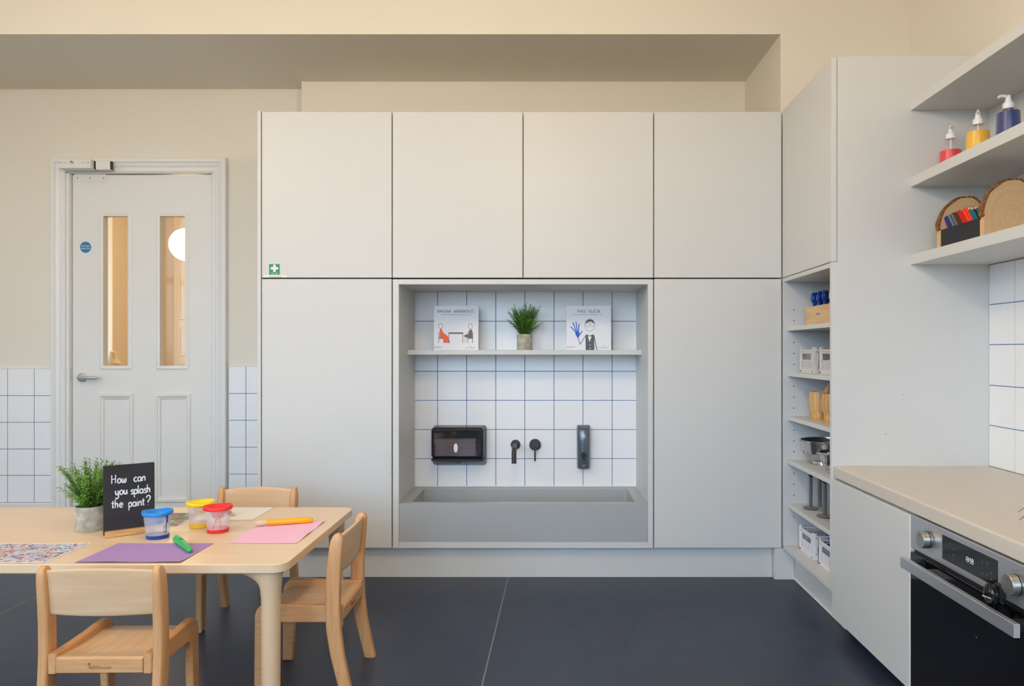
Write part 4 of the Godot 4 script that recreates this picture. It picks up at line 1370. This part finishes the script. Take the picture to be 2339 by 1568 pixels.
func brush(called: String, label: String, tip: Vector3, end: Vector3, m: Material, radii: Array, share: float, puff: float) -> void:
	var t := thing("paintbrush", label, "paintbrush", tip, 0, "chunky paintbrushes on the table")
	var span := end - tip
	var d := span.normalized()
	var long := span.length()
	var pts := []
	for i in 7: pts.append(d * long * lerpf(share, 0.965, i / 6.0))
	pts.append(d * long * 0.99)
	pts.append(d * long)
	var s := mb()
	tube(s, pts, radii + [radii[-1] * 0.72, radii[-1] * 0.2], 20)
	part(t, "handle", done(s), m)
	s = mb()
	var r: float = radii[0]
	tube(s, [Vector3.ZERO, d * long * share * 0.12, d * long * share * 0.45, d * long * (share + 0.01)], [r * 0.25 * puff, r * 0.6 * puff, r * 0.72 * puff, r * 0.86], 16)
	part(t, "bristles", done(s), M.bristle)
	if called == "green_brush":
		var up := d.cross(Vector3.UP).cross(d).normalized()
		var b := Basis(d, up, d.cross(up))
		s = mb()
		for i in 3: box(s, d * long * 0.42 + up * 0.0108 + b.z * (i - 1) * 0.0026, v3(0.026, 0.0006, 0.0016), 0, b)
		for i in 7: box(s, d * (long * 0.42 - 0.012 + i * 0.004) + up * 0.0108, v3(0.0016, 0.0007, 0.0062), 0, b)
		part(t, "printed_mark", done(s), M.print_dark)

func paint_pot(label: String, at: Vector3, lid: Material, liquid: Material, angle: float, kind: String) -> void:
	var t := thing("paint_pot", label, "paint pot", at, 0, "spill-proof paint pots")
	part(t, "beaker", lathe_mesh([Vector2(0, 0), Vector2(0.0325, 0), Vector2(0.0333, 0.001), Vector2(0.0385, 0.060), Vector2(0.0392, 0.0605), Vector2(0.0398, 0.078)], 40), M.frosted)
	var level := 0.012 if kind != "yellow" else 0.014
	part(t, "paint", lathe_mesh([Vector2(0, 0.0008), Vector2(0.0336, 0.0008), Vector2(0.0336 + level * 0.085, level), Vector2(0, level)], 40), liquid)
	# lid: dished top with two raised lobes and a funnel
	var s := mb()
	var prof := [Vector2(0.0385, 0.074), Vector2(0.0445, 0.0745), Vector2(0.0458, 0.0775), Vector2(0.0458, 0.0835), Vector2(0.0440, 0.0865), Vector2(0.0405, 0.0870), Vector2(0.0375, 0.0825), Vector2(0.0300, 0.0775), Vector2(0.0245, 0.0730), Vector2(0.0165, 0.0465), Vector2(0.0150, 0.0460), Vector2(0.0232, 0.0725), Vector2(0.0385, 0.0735)]
	var n := 48
	s.set_smooth_group(1)
	for k in prof.size() - 1:
		for i in n:
			var p := []
			for q in [[k, i], [k, i + 1], [k + 1, i + 1], [k + 1, i]]:
				var a: float = TAU * q[1] / n
				var c: Vector2 = prof[q[0]]
				var wave := smoothstep(0.034, 0.044, c.x) * smoothstep(0.080, 0.085, c.y) * 0.0020 * cos(2.0 * (a + angle))
				var pinch := 1.0 - 0.10 * smoothstep(0.079, 0.084, c.y) * pow(maxf(0.0, -cos(2.0 * (a + angle))), 6.0)
				p.append(v3(cos(a) * c.x * pinch, c.y + wave, sin(a) * c.x * pinch))
			var g: Vector2 = prof[k + 1] - prof[k]
			var mid: Vector3 = (p[0] + p[1]) * 0.5
			quad(s, p[0], p[1], p[2], p[3], v3(mid.x, 0, mid.z).normalized() * g.y - Vector3.UP * g.x)
	part(t, "lid", done(s), lid)
	# runs of paint on the inside
	var runs := []
	if kind == "blue": runs = [[0.35, 0.074, 0.018, 0.0016, 0.03], [0.55, 0.040, 0.020, 0.0008, 0.0], [0.36, 0.074, 0.052, 0.0034, -0.05]]
	if kind == "red": runs = [[1.24, 0.052, 0.013, 0.0008, 0.42], [1.06, 0.052, 0.013, 0.0008, -0.16]]
	for q in runs:
		s = mb()
		var pts := []
		for i in 9:
			var y := lerpf(q[1], q[2], i / 8.0)
			var a: float = q[0] + q[4] * i / 8.0 + 0.03 * sin(i * 1.7)
			var r := 0.0334 + y * 0.088
			pts.append(v3(cos(a) * r, y, sin(a) * r))
		tube(s, pts, [q[3], q[3] * 1.3, q[3] * 0.8, q[3], q[3] * 0.7, q[3], q[3] * 0.8, q[3], q[3] * 0.6], 8)
		part(t, "paint_run", done(s), liquid)

const LETTERS := {
	"H": [1.35, [[0, 1.9], [0.02, 0]], [[0.95, 1.95], [0.95, 0.05]], [[0, 0.95], [0.95, 1.0]]],
	"o": [1.0, "round"], "a": [1.12, "round", [[0.82, 0.95], [0.84, 0.2], [1.0, 0.02]]],
	"w": [1.3, [[0, 1], [0.06, 0.3], [0.28, 0.02], [0.5, 0.25], [0.54, 0.8], [0.58, 0.25], [0.82, 0.02], [1.02, 0.35], [1.05, 1]]],
	"c": [0.95, [[0.78, 0.85], [0.5, 1.0], [0.15, 0.8], [0.05, 0.45], [0.22, 0.08], [0.55, 0.0], [0.82, 0.18]]],
	"n": [0.98, [[0, 1], [0.04, 0]], [[0.04, 0.6], [0.3, 0.98], [0.58, 0.92], [0.7, 0.55], [0.72, 0]]],
	"y": [1.0, [[0, 1], [0.05, 0.35], [0.28, 0.05], [0.58, 0.2], [0.74, 0.95]], [[0.74, 1], [0.76, -0.35], [0.55, -0.8], [0.2, -0.78], [0.02, -0.5]]],
	"u": [1.0, [[0, 1], [0.04, 0.3], [0.3, 0.02], [0.62, 0.3], [0.7, 1]], [[0.7, 0.9], [0.74, 0.2], [0.88, 0.02]]],
	"s": [0.9, [[0.72, 0.85], [0.45, 1.0], [0.14, 0.85], [0.2, 0.6], [0.6, 0.42], [0.68, 0.2], [0.4, 0.0], [0.02, 0.12]]],
	"p": [0.98, [[0, 1], [0.02, -0.8]], [[0.02, 0.65], [0.3, 1.0], [0.68, 0.82], [0.72, 0.3], [0.4, 0.0], [0.04, 0.2]]],
	"l": [0.45, [[0.05, 1.9], [0.06, 0.25], [0.25, 0.02]]],
	"h": [0.95, [[0, 1.9], [0.02, 0]], [[0.02, 0.55], [0.3, 0.98], [0.58, 0.85], [0.66, 0]]],
	"t": [0.75, [[0.25, 1.6], [0.26, 0.25], [0.5, 0.02]], [[-0.12, 1.08], [0.62, 1.12]]],
	"e": [0.98, [[0.05, 0.5], [0.78, 0.56], [0.68, 0.9], [0.38, 1.0], [0.08, 0.7], [0.1, 0.25], [0.42, 0.0], [0.82, 0.15]]],
	"i": [0.4, [[0.05, 1], [0.08, 0]], [[0.05, 1.42], [0.06, 1.5]]],
	"?": [1.0, [[0, 1.5], [0.2, 1.88], [0.6, 1.95], [0.88, 1.6], [0.72, 1.15], [0.42, 0.9], [0.42, 0.55]], [[0.40, 0.05], [0.42, 0.12]]],
}

# handwriting in the plane z = 0, x to the right, as flat strokes of chalk
func chalk_word(parent: Node3D, words: String, at: Vector2, size: float, gap := 1.0, slope := 0.0) -> void:
	var s := mb()
	var pen := 0.0
	for ch in words:
		var l: Array = LETTERS[ch]
		for k in range(1, l.size()):
			var line := []
			if l[k] is String:
				for i in 15: line.append([0.42 + 0.40 * cos(0.6 + TAU * i / 14.0), 0.5 + 0.5 * sin(0.6 + TAU * i / 14.0)])
			else:
				var c := Curve2D.new()
				var raw: Array = l[k]
				for i in raw.size():
					var before: Array = raw[maxi(0, i - 1)]
					var after: Array = raw[mini(raw.size() - 1, i + 1)]
					var m := Vector2(after[0] - before[0], after[1] - before[1]) / 6.0
					c.add_point(Vector2(raw[i][0], raw[i][1]), -m, m)
				for p in c.tessellate(3): line.append([p.x, p.y])
			var pts := []
			for q in line: pts.append(v3(at.x + (pen + q[0]) * size, at.y + q[1] * size * 1.28 + (pen + q[0]) * size * slope, 0.0))
			var radii := []
			for i in pts.size(): radii.append(0.0020 if i > 0 and i < pts.size() - 1 else 0.0015)
			tube(s, pts, radii, 8, true, 0.2, Vector3.BACK)
		pen += l[0] * gap
	part(parent, "chalk_word", done(s), M.chalk, v3(0, 0, 0.0043))

func chalkboard() -> void:
	var t := thing("chalkboard", "small black chalkboard with white handwriting on a wooden foot", "chalkboard", v3(-1.3495, TABLE, -2.373), 0.640)
	var w := 0.147
	part(t, "foot", box_mesh(v3(w - 0.004, 0.0175, 0.034), 0.002), M.stand_wood, v3(0.001, 0.00875, 0.008))
	var b := part(t, "slate_board", prism_mesh(round_rect(w, 0.224, 0.003, 3), 0.008, 0.001), M.slate, v3(0, 0.1145, -0.006))
	b.rotation.x = -0.03
	var p := Node3D.new()
	p.name = "handwriting"
	t.add_child(p)
	p.position = b.position
	p.rotation = b.rotation
	var h := 0.0112
	chalk_word(p, "How", Vector2(-0.0500, 0.0535), h, 1.08)
	chalk_word(p, "can", Vector2(0.0130, 0.0535), h, 1.05)
	chalk_word(p, "you", Vector2(-0.0395, 0.0155), h, 1.08)
	chalk_word(p, "splash", Vector2(0.0040, 0.0135), h, 0.98)
	chalk_word(p, "the", Vector2(-0.0500, -0.0255), h, 1.12)
	chalk_word(p, "paint", Vector2(-0.0020, -0.0270), h, 1.0)
	chalk_word(p, "?", Vector2(0.0490, -0.0285), h * 1.15)

# ------------------------------------------------------------------ in the open shelf unit
func unit_things() -> void:
	# block of scissors
	var b := thing("scissor_block", "wooden block holding the children's scissors on the top open shelf", "block", v3(1.165, SHELF_TOPS[0], -3.080), -TURN)
	part(b, "block", box_mesh(v3(0.11, 0.084, 0.31), 0.0025), M.pale_wood, v3(0.055, 0.042, 0))
	var s := mb()
	for q in [[-0.0, 0.0, 0.05, 0.0009], [0.0, 0.009, 0.05, 0.0009]]:
		box(s, v3(-0.0003, q[1], 0), v3(0.0006, q[3], q[2]))
	for z in [-0.025, 0.025]: box(s, v3(-0.0003, 0.0045, z), v3(0.0006, 0.0098, 0.0009))
	for i in 7: box(s, v3(-0.0003, 0.0045, -0.012 + i * 0.0052), v3(0.0006, 0.0045, 0.0032))
	box(s, v3(-0.0003, 0.006, -0.020), v3(0.0006, 0.003, 0.003))
	part(b, "printed_mark", done(s), M.ink_pale, v3(0, 0.043, 0.0))
	for i in 6:
		var sc := thing("scissors", "blue-handled children's scissors in the wooden block" if i < 5 else "yellow-handled children's scissors in the wooden block", "scissors", v3(1.198 + 0.016 * (i % 2), SHELF_TOPS[0] + 0.084, -3.202 + i * 0.0295), 0.80 + 0.08 * (i % 3), "scissors standing in the block" if i < 5 else "")
		s = mb()
		for sg in [-1.0, 1.0]:
			var loop := []
			for k in 25:
				var a := TAU * k / 24.0
				var tall := 0.021 if sg > 0 else 0.018
				loop.append(v3(sg * 0.0165 + 0.0135 * cos(a), 0.041 + tall * sin(a) - 0.004 * cos(a) * sg, 0))
			tube(s, loop, [0.0043], 8, false)
			tube(s, [v3(sg * 0.0135, 0.024, 0), v3(sg * 0.007, 0.010, 0), v3(sg * 0.004, -0.012, 0)], [0.0052, 0.0055, 0.005], 10)
		part(sc, "handles", done(s), M.scissor_blue if i < 5 else M.scissor_yellow)
	# folding crates
	var places := [[SHELF_TOPS[1], -3.155, "pale grey slotted crate on the second open shelf, deeper in the corner", M.crate_grey], [SHELF_TOPS[1], -2.925, "pale grey slotted crate on the second open shelf, beside the tall panel", M.crate_grey], [0.1655, -3.158, "white slotted crate with a red toy at the bottom of the shelves", M.crate_white], [0.1655, -2.930, "white slotted crate with a light blue toy at the bottom of the shelves", M.crate_white]]
	for q in places:
		crate(q[2], v3(1.142, q[0], q[1]), q[3])
	var toys := [[v3(1.19, 0.176, -3.12), M.toy_red, "red toy block in the white crate", v3(0.05, 0.06, 0.05)], [v3(1.27, 0.176, -3.15), M.toy_blue, "dark blue toy block deep in the white crate", v3(0.06, 0.09, 0.06)], [v3(1.18, 0.176, -2.905), M.toy_cyan, "light blue toy block in the white crate", v3(0.045, 0.062, 0.05)], [v3(1.30, 0.176, -2.92), M.toy_blue, "blue toy block deep in the crate with the light blue one", v3(0.07, 0.085, 0.07)]]
	for q in toys:
		var size: Vector3 = q[3]
		var y := 0.1655 + 0.0125
		var t := thing("toy_block", q[2], "toy", v3(q[0].x, y, q[0].z), 0.5)
		s = mb()
		box(s, v3(0, size.y * 0.46, 0), size * v3(1, 0.92, 1), 0.004)
		for x in [-0.25, 0.25]:
			for z in [-0.25, 0.25]:
				lathe(s, [Vector2(size.x * 0.16, 0), Vector2(size.x * 0.16, size.y * 0.08), Vector2(0, size.y * 0.08)], 14, v3(size.x * x, size.y * 0.92, size.z * z))
		part(t, "brick", done(s), q[1])
	# bamboo mortars and a pestle
	var rng := RandomNumberGenerator.new()
	rng.seed = 77
	var tints := []
	for i in 48:
		var tone := Color(0.46, 0.22, 0.06).lerp(Color(0.80, 0.52, 0.22), rng.randf())
		for k in 1 + rng.randi() % 2: tints.append(tone)
	s = mb()
	lathe(s, [Vector2(0, 0.034), Vector2(0.0355, 0.034), Vector2(0.0405, 0.050), Vector2(0.0440, 0.070), Vector2(0.0445, 0.090), Vector2(0.0420, 0.110), Vector2(0.0405, 0.120), Vector2(0.0350, 0.120), Vector2(0.0325, 0.112), Vector2(0.032, 0.06), Vector2(0, 0.05)], 64, Vector3.ZERO, Basis.IDENTITY, 1.0, tints)
	var belly := done(s)
	var base := lathe_mesh([Vector2(0, 0), Vector2(0.0365, 0), Vector2(0.0380, 0.003), Vector2(0.0375, 0.016), Vector2(0.0350, 0.026), Vector2(0.0355, 0.0345), Vector2(0, 0.0345)], 48)
	var one := thing("wooden_mortar", "striped bamboo mortar with a pestle on the open shelf", "mortar", v3(1.201, SHELF_TOPS[2], -3.158), 0, "bamboo mortars")
	part(one, "bowl", belly, M.bamboo_strips)
	part(one, "foot", base, M.bamboo)
	var two := thing("wooden_mortar", "striped bamboo mortar half behind the tall panel", "mortar", v3(1.194, SHELF_TOPS[2], -2.990), 0.8, "bamboo mortars")
	part(two, "bowl", belly, M.bamboo_strips)
	part(two, "foot", base, M.bamboo)
	var pe := thing("pestle", "pale wooden pestle leaning in the bamboo mortar", "pestle", v3(1.205, SHELF_TOPS[2] + 0.056, -3.150))
	s = mb()
	tube(s, [v3(0, 0, 0), v3(0.004, 0.02, 0.006), v3(0.012, 0.05, 0.020), v3(0.020, 0.085, 0.034), v3(0.023, 0.096, 0.038)], [0.009, 0.013, 0.014, 0.010, 0.004], 20)
	part(pe, "shaft", done(s), M.end_grain)
	# colanders
	colander("large steel colander on the open shelf above the mashers", v3(1.240, SHELF_TOPS[3], -3.180), 0.113, 0.106, 0.060)
	colander("small steel colander tucked against the tall panel", v3(1.203, SHELF_TOPS[3], -2.935), 0.088, 0.086, 0.046)
	# mashers standing on their plates
	masher("masher with a round slotted plate, deepest in the corner", v3(1.176, SHELF_TOPS[4], -3.190), 0.0, true)
	masher("masher with a narrow plate between two round ones", v3(1.198, SHELF_TOPS[4], -3.145), 0.2, false)
	masher("masher with a round slotted plate beside the tall panel", v3(1.176, SHELF_TOPS[4], -3.030), 0.1, true)

func crate(label: String, at: Vector3, m: Material) -> void:
	var t := thing("folding_crate", label, "crate", at, -TURN, "small folding crates in the open shelves")
	var w := 0.176
	var deep := 0.26
	var h := 0.104
	var front := Basis(Vector3(0, 0, 1), Vector3.UP, Vector3(-1, 0, 0))
	if not cache.has("crate"):
		var made := []
		for long in [w, deep]:
			var s := mb()
			var a: float = long * 0.5
			var th := 0.005
			box(s, v3(0, 0.010, 0), v3(long, 0.020, 0.006), 0.001)
			box(s, v3(0, 0.0985, 0), v3(long - 0.01, 0.007, 0.006), 0.001)
			box(s, v3(0, 0.0865, 0), v3(long - 0.03, 0.0035, th), 0.0006)
			var n := int(long / 0.014)
			for i in n: box(s, v3(lerpf(-a + 0.022, a - 0.022, float(i) / (n - 1)), 0.0915, 0), v3(0.0034, 0.008, th * 0.8), 0)
			for sg in [-1.0, 1.0]:
				box(s, v3(sg * (a - 0.007), h * 0.5, 0), v3(0.014, h, 0.008), 0.0012)
				box(s, v3(sg * (a - 0.012), h + 0.003, 0), v3(0.011, 0.010, 0.008), 0.001)
				box(s, v3(sg * (a - 0.022), 0.071, 0), v3(0.016, 0.032, th), 0.001)
				box(s, v3(sg * (a - 0.0185), 0.037, 0), v3(0.009, 0.036, th), 0.001)
			box(s, v3(0, 0.0555, 0), v3(long - 0.03, 0.005, th), 0.0006)
			box(s, v3(0, 0.0235, 0), v3(long - 0.03, 0.006, th), 0.0006)
			var cols := 3 if long == w else 5
			var inner: float = long - 0.046
			for c in cols:
				var x := -inner * 0.5 + inner * (c + 0.5) / cols
				if c > 0: box(s, v3(x - inner * 0.5 / cols, 0.0395, 0), v3(0.0042, 0.030, th), 0)
				box(s, v3(x, 0.0395, 0), v3(0.0028, 0.030, th), 0)
				for k in 4:
					for sg in [-1.0, 1.0]:
						box(s, v3(x + sg * inner * 0.22 / cols, 0.030 + k * 0.0068, 0), v3(inner * 0.5 / cols, 0.0030, th * 0.9), 0, Basis(Vector3.BACK, -sg * 0.75))
			made.append(done(s))
		cache["crate"] = made
	var meshes: Array = cache["crate"]
	var f := part(t, "front_panel", meshes[0], m)
	f.basis = front
	f.position = v3(0.004, 0, 0)
	var r := part(t, "rear_panel", meshes[0], m)
	r.basis = front
	r.position = v3(deep - 0.004, 0, 0)
	for sg in [-1.0, 1.0]:
		part(t, "side_panel", meshes[1], m, v3(deep * 0.5, 0, sg * (w * 0.5 - 0.004)))
	part(t, "base", box_mesh(v3(deep - 0.014, 0.006, w - 0.014), 0.001), m, v3(deep * 0.5, 0.008, 0))
	for z in [-1.0, 1.0]:
		part(t, "foot_slot", box_mesh(v3(0.0012, 0.006, 0.009), 0), M.dark_hole, v3(0.0006, 0.008, z * (w * 0.5 - 0.014)))

func colander(label: String, at: Vector3, r: float, h: float, foot: float) -> void:
	var t := thing("colander", label, "colander", at, 0.4, "steel colanders")
	var prof := [Vector2(0, 0.014)]
	for i in 9:
		var a := PI * 0.5 * i / 8.0
		prof.append(Vector2(foot * 0.9 + (r * 0.90 - foot * 0.9) * sin(a), 0.014 + (h * 0.68) * (1.0 - cos(a))))
	prof.append_array([Vector2(r * 0.925, h * 0.86), Vector2(r * 0.935, h * 0.965), Vector2(r * 0.985, h * 0.985), Vector2(r, h * 0.992), Vector2(r, h), Vector2(r * 0.93, h)])
	for i in range(10, 0, -1):
		var q: Vector2 = prof[i]
		prof.append(Vector2(q.x - 0.0012, q.y + 0.0012))
	prof.append(Vector2(0, 0.0152))
	part(t, "bowl", lathe_mesh(prof, 56), M.polished_steel)
	part(t, "foot_ring", lathe_mesh([Vector2(foot * 0.96, 0.0), Vector2(foot * 1.12, 0.0), Vector2(foot * 1.12, 0.0014), Vector2(foot, 0.003), Vector2(foot * 0.97, 0.018), Vector2(foot * 0.93, 0.018)], 48), M.polished_steel)
	var s := mb()
	for c in 12:
		for q in [[0.42, 0.0], [0.50, -0.05], [0.50, 0.05], [0.58, 0.0], [0.58, 0.10], [0.58, -0.10], [0.66, 0.05], [0.66, -0.05]]:
			var a: float = acos(1.0 - q[0] * 0.9)
			var phi: float = TAU * c / 12.0 + q[1] * 1.5
			var rad := foot * 0.9 + (r * 0.90 - foot * 0.9) * sin(a) + 0.0002
			var y := 0.014 + h * 0.68 * (1.0 - cos(a))
			var n2 := Vector2(h * 0.68 * sin(a), -(r * 0.9 - foot * 0.9) * cos(a)).normalized()
			var n := v3(cos(phi) * n2.x, n2.y, sin(phi) * n2.x)
			var e := n.cross(Vector3.UP).normalized()
			var bas := Basis(e, n, e.cross(n))
			lathe(s, [Vector2(0.0019, 0), Vector2(0.0019, 0.0003), Vector2(0, 0.0003)], 8, v3(cos(phi) * rad, y, sin(phi) * rad), bas)
	part(t, "perforations", done(s), M.dark_hole)
	for sg in [-1.0, 1.0]:
		s = mb()
		var pts := []
		for i in 13:
			var a := PI * i / 12.0
			pts.append(v3(sg * (r * 0.985 + 0.020 * sin(a)), h * 0.985, 0.034 * cos(a)))
		tube(s, pts, [0.0026], 10)
		part(t, "handle", done(s), M.polished_steel)

func masher(label: String, at: Vector3, turn: float, broad: bool) -> void:
	var t := thing("masher", label, "masher", at, turn, "grey potato mashers")
	var s := mb()
	if broad:
		var r := 0.038
		var out := PackedVector2Array()
		for i in 36: out.append(Vector2.from_angle(TAU * i / 36.0) * Vector2(r * 0.82, r))
		prism(s, out, 0.003, 0.0008, Transform3D(ALONG_Y, v3(0, 0.0045, 0)))
		part(t, "plate", done(s), M.grey_nylon)
		s = mb()
		for i in range(-4, 5):
			for j in range(-5, 6):
				if Vector2(i * 0.0068 / 0.82, j * 0.0066).length() < r - 0.004:
					box(s, v3(i * 0.0068, 0.0066, j * 0.0066), v3(0.0038, 0.0016, 0.0034), 0.0005)
		part(t, "studs", done(s), M.steel)
		s = mb()
		for i in 3: lathe(s, [Vector2(0, 0), Vector2(0.003, 0), Vector2(0.003, 0.0034), Vector2(0, 0.0034)], 8, v3(0.016 * cos(TAU * i / 3.0), 0, 0.016 * sin(TAU * i / 3.0)))
		part(t, "feet", done(s), M.grey_nylon)
	else:
		box(s, v3(0, 0.0015, 0), v3(0.020, 0.003, 0.034), 0.001)
		box(s, v3(0, 0.010, 0), v3(0.006, 0.016, 0.020), 0.001)
		part(t, "plate", done(s), M.steel)
	s = mb()
	box(s, v3(0, 0.074, 0), v3(0.0115, 0.138, 0.0155), 0.002)
	part(t, "shaft", done(s), M.grey_nylon)
	part(t, "grip", box_mesh(v3(0.0165, 0.038, 0.020), 0.004), M.black, v3(0, 0.158, 0))

# ------------------------------------------------------------------ on the thick shelves and the worktop
func shelf_things() -> void:
	var y := 1.7017
	bottle("clear pump bottle of red paint, two thirds full", v3(1.500, y, -2.672), M.paint_red, 0.084, 1.05)
	bottle("clear pump bottle of yellow paint, nearly full", v3(1.500, y, -2.505), M.paint_yellow, 0.103, 1.05)
	bottle("pump bottle full of dark blue paint", v3(1.500, y, -2.342), M.bottle_blue, 0.116, 0.1)
	pencil_holder()
	red_plant()

func bottle(label: String, at: Vector3, liquid: Material, level: float, turn: float) -> void:
	var t := thing("pump_bottle", label, "bottle", at, turn, "pump bottles of paint")
	var wall := [Vector2(0, 0), Vector2(0.0385, 0), Vector2(0.0400, 0.002), Vector2(0.0375, 0.110), Vector2(0.0350, 0.119), Vector2(0.0280, 0.125), Vector2(0.0165, 0.128), Vector2(0.0150, 0.136)]
	part(t, "bottle_wall", lathe_mesh(wall, 44, 0.92), M.clear)
	var r1 := 0.0385 - 0.0025 * level / 0.11
	var fill := [Vector2(0, 0.0015), Vector2(0.0375, 0.0015), Vector2(0.0386, 0.004), Vector2(r1 - 0.0012, minf(level, 0.110))]
	if level > 0.111: fill.append(Vector2(0.0345, level))
	fill.append(Vector2(0, level))
	part(t, "paint", lathe_mesh(fill, 44, 0.92), liquid)
	part(t, "collar", lathe_mesh([Vector2(0.0, 0.128), Vector2(0.0165, 0.128), Vector2(0.0165, 0.146), Vector2(0.0150, 0.1475), Vector2(0.0105, 0.149), Vector2(0.0095, 0.158), Vector2(0, 0.158)], 28), M.white_plastic)
	var s := mb()
	lathe(s, [Vector2(0, 0.156), Vector2(0.0075, 0.156), Vector2(0.0080, 0.166), Vector2(0.0070, 0.1715), Vector2(0, 0.1725)], 24)
	tube(s, [v3(-0.002, 0.1665, 0), v3(-0.016, 0.1690, 0), v3(-0.030, 0.1680, 0), v3(-0.034, 0.1640, 0), v3(-0.035, 0.1625, 0)], [0.0056, 0.0050, 0.0042, 0.0036, 0.0032], 14)
	part(t, "pump_head", done(s), M.white_plastic)
	s = mb()
	tube(s, [v3(0, 0.005, 0), v3(0, 0.130, 0)], [0.0025], 8)
	part(t, "dip_tube", done(s), M.white_plastic)

func pencil_holder() -> void:
	var base := 1.410
	var t := side_thing("pencil_holder", "pencil holder with bark-edged log slices at both ends and slate sides", "pencil holder", 0.414, base, 0.878)
	var arc := PackedVector2Array([Vector2(-0.088, 0.0), Vector2(0.088, 0.0), Vector2(0.091, 0.03), Vector2(0.090, 0.065)])
	var bark := PackedVector2Array()
	var rim_in := PackedVector2Array()
	for i in 27:
		var a := PI * i / 26.0
		var bump := 1.0 + 0.018 * sin(a * 5.0 + 0.7) + 0.012 * sin(a * 11.0)
		var p := Vector2(0, 0.068) + Vector2(cos(a) * 0.090, sin(a) * 0.114) * bump
		arc.append(p)
		rim_in.append(p - Vector2(cos(a), sin(a)) * 0.0015)
		bark.append(p + Vector2(cos(a), sin(a)) * 0.0075 * (0.9 + 0.25 * sin(a * 7.0)))
	arc.append_array(PackedVector2Array([Vector2(-0.090, 0.065), Vector2(-0.091, 0.03)]))
	rim_in.reverse()
	bark.append_array(rim_in)
	for z in [-0.132, 0.132]:
		var o := part(t, "log_slice", prism_mesh(arc, 0.020, 0.001), M.log_face, v3(0, 0, z))
		part(o, "bark", prism_mesh(bark, 0.0205, 0.001), M.bark)
		for x in [-0.0905, 0.0905]:
			part(o, "cut_edge", box_mesh(v3(0.003, 0.058, 0.0198), 0.0005), M.end_grain, v3(x, 0.0295, 0))
	for x in [-0.084, 0.084]:
		part(t, "slate_side", box_mesh(v3(0.008, 0.068, 0.244), 0.0008), M.slate, v3(x, 0.034, 0))
	part(t, "holder_floor", box_mesh(v3(0.16, 0.006, 0.244), 0), M.end_grain, v3(0, 0.0032, 0))
	var s := mb()
	tube(s, [v3(0, 0.118, -0.122), v3(0, 0.118, 0.122)], [0.0125], 20)
	part(t, "carry_rod", done(s), M.corridor_cream)
	# pencils, leaning towards the far slice
	var kinds := [["felt_blue", "dark blue"], ["felt_grey", "grey"], ["felt_brown", "brown"], ["felt_red", "red"], ["felt_orange", "orange"], ["felt_teal", "teal"]]
	var rng := RandomNumberGenerator.new()
	rng.seed = 41
	for k in 6:
		for i in 4:
			var sharp := k == 5
			var long := 0.128 if not sharp else 0.137
			var p := thing("colouring_pencil", "%s colouring pencil leaning in the log-ended holder" % kinds[k][1], "pencil", Vector3.ZERO, 0, "%s colouring pencils" % kinds[k][1])
			var z := -0.118 + 0.075 + k * 0.0305 + (i % 2) * 0.012 + rng.randf_range(-0.001, 0.001)
			var x := -0.071 + (i / 2) * 0.013 + (i % 2) * 0.003
			var lean := -0.66
			var lift := rng.randf_range(0.0, 0.007)
			p.transform = t.transform * Transform3D(Basis(Vector3.RIGHT, lean), v3(x, 0.012 + lift, z - 0.008))
			s = mb()
			var r := 0.0058
			var body := long - (0.018 if sharp else 0.0)
			loft(s, [ring(Vector3.ZERO, v3(r, 0, 0), v3(0, 0, r), 6), ring(v3(0, body, 0), v3(r, 0, 0), v3(0, 0, r), 6)])
			part(p, "barrel", done(s), M[kinds[k][0]])
			if sharp:
				s = mb()
				loft(s, [ring(v3(0, body, 0), v3(r, 0, 0), v3(0, 0, r), 12), ring(v3(0, body + 0.013, 0), v3(r * 0.32, 0, 0), v3(0, 0, r * 0.32), 12)])
				part(p, "cut_cone", done(s), M.cut_wood)
				s = mb()
				loft(s, [ring(v3(0, body + 0.013, 0), v3(r * 0.32, 0, 0), v3(0, 0, r * 0.32), 12), ring(v3(0, body + 0.019, 0), v3(r * 0.05, 0, 0), v3(0, 0, r * 0.05), 12)])
				part(p, "lead_tip", done(s), M.lead)

func red_plant() -> void:
	var t := side_thing("red_leaved_plant", "dark red spiky-leaved plant at the edge of the worktop", "plant", 0.337, 0.619, 1.653)
	part(t, "pot", lathe_mesh([Vector2(0, 0), Vector2(0.05, 0), Vector2(0.06, 0.09), Vector2(0.055, 0.09), Vector2(0.052, 0.075), Vector2(0, 0.075)], 36), M.concrete)
	for i in 16:
		var a := TAU * i * 0.381966 + 2.75
		var out := 0.13 + 0.01 * (i % 3)
		var rise := 0.02 + 0.012 * i
		if i == 0:
			a = atan2(-0.087, -0.246)
			out = 0.250
			rise = -0.002
		if i == 1:
			a = atan2(-0.046, -0.267)
			out = 0.262
			rise = -0.012
		var dir := v3(cos(a), 0, sin(a))
		var across := v3(-sin(a), 0, cos(a))
		var s := mb()
		var rings := []
		for k in 9:
			var q := k / 8.0
			var c := dir * (0.012 + out * q) + v3(0, 0.08 + rise * q + 0.05 * sin(q * PI) - 0.04 * q * q, 0)
			var half := 0.011 * sin(PI * clampf(0.12 + q * 0.88, 0, 1)) + 0.0006
			rings.append(ring(c, across * half, v3(0, 0.0007, 0), 8))
		loft(s, rings)
		part(t, "leaf", done(s), M.red_leaf)
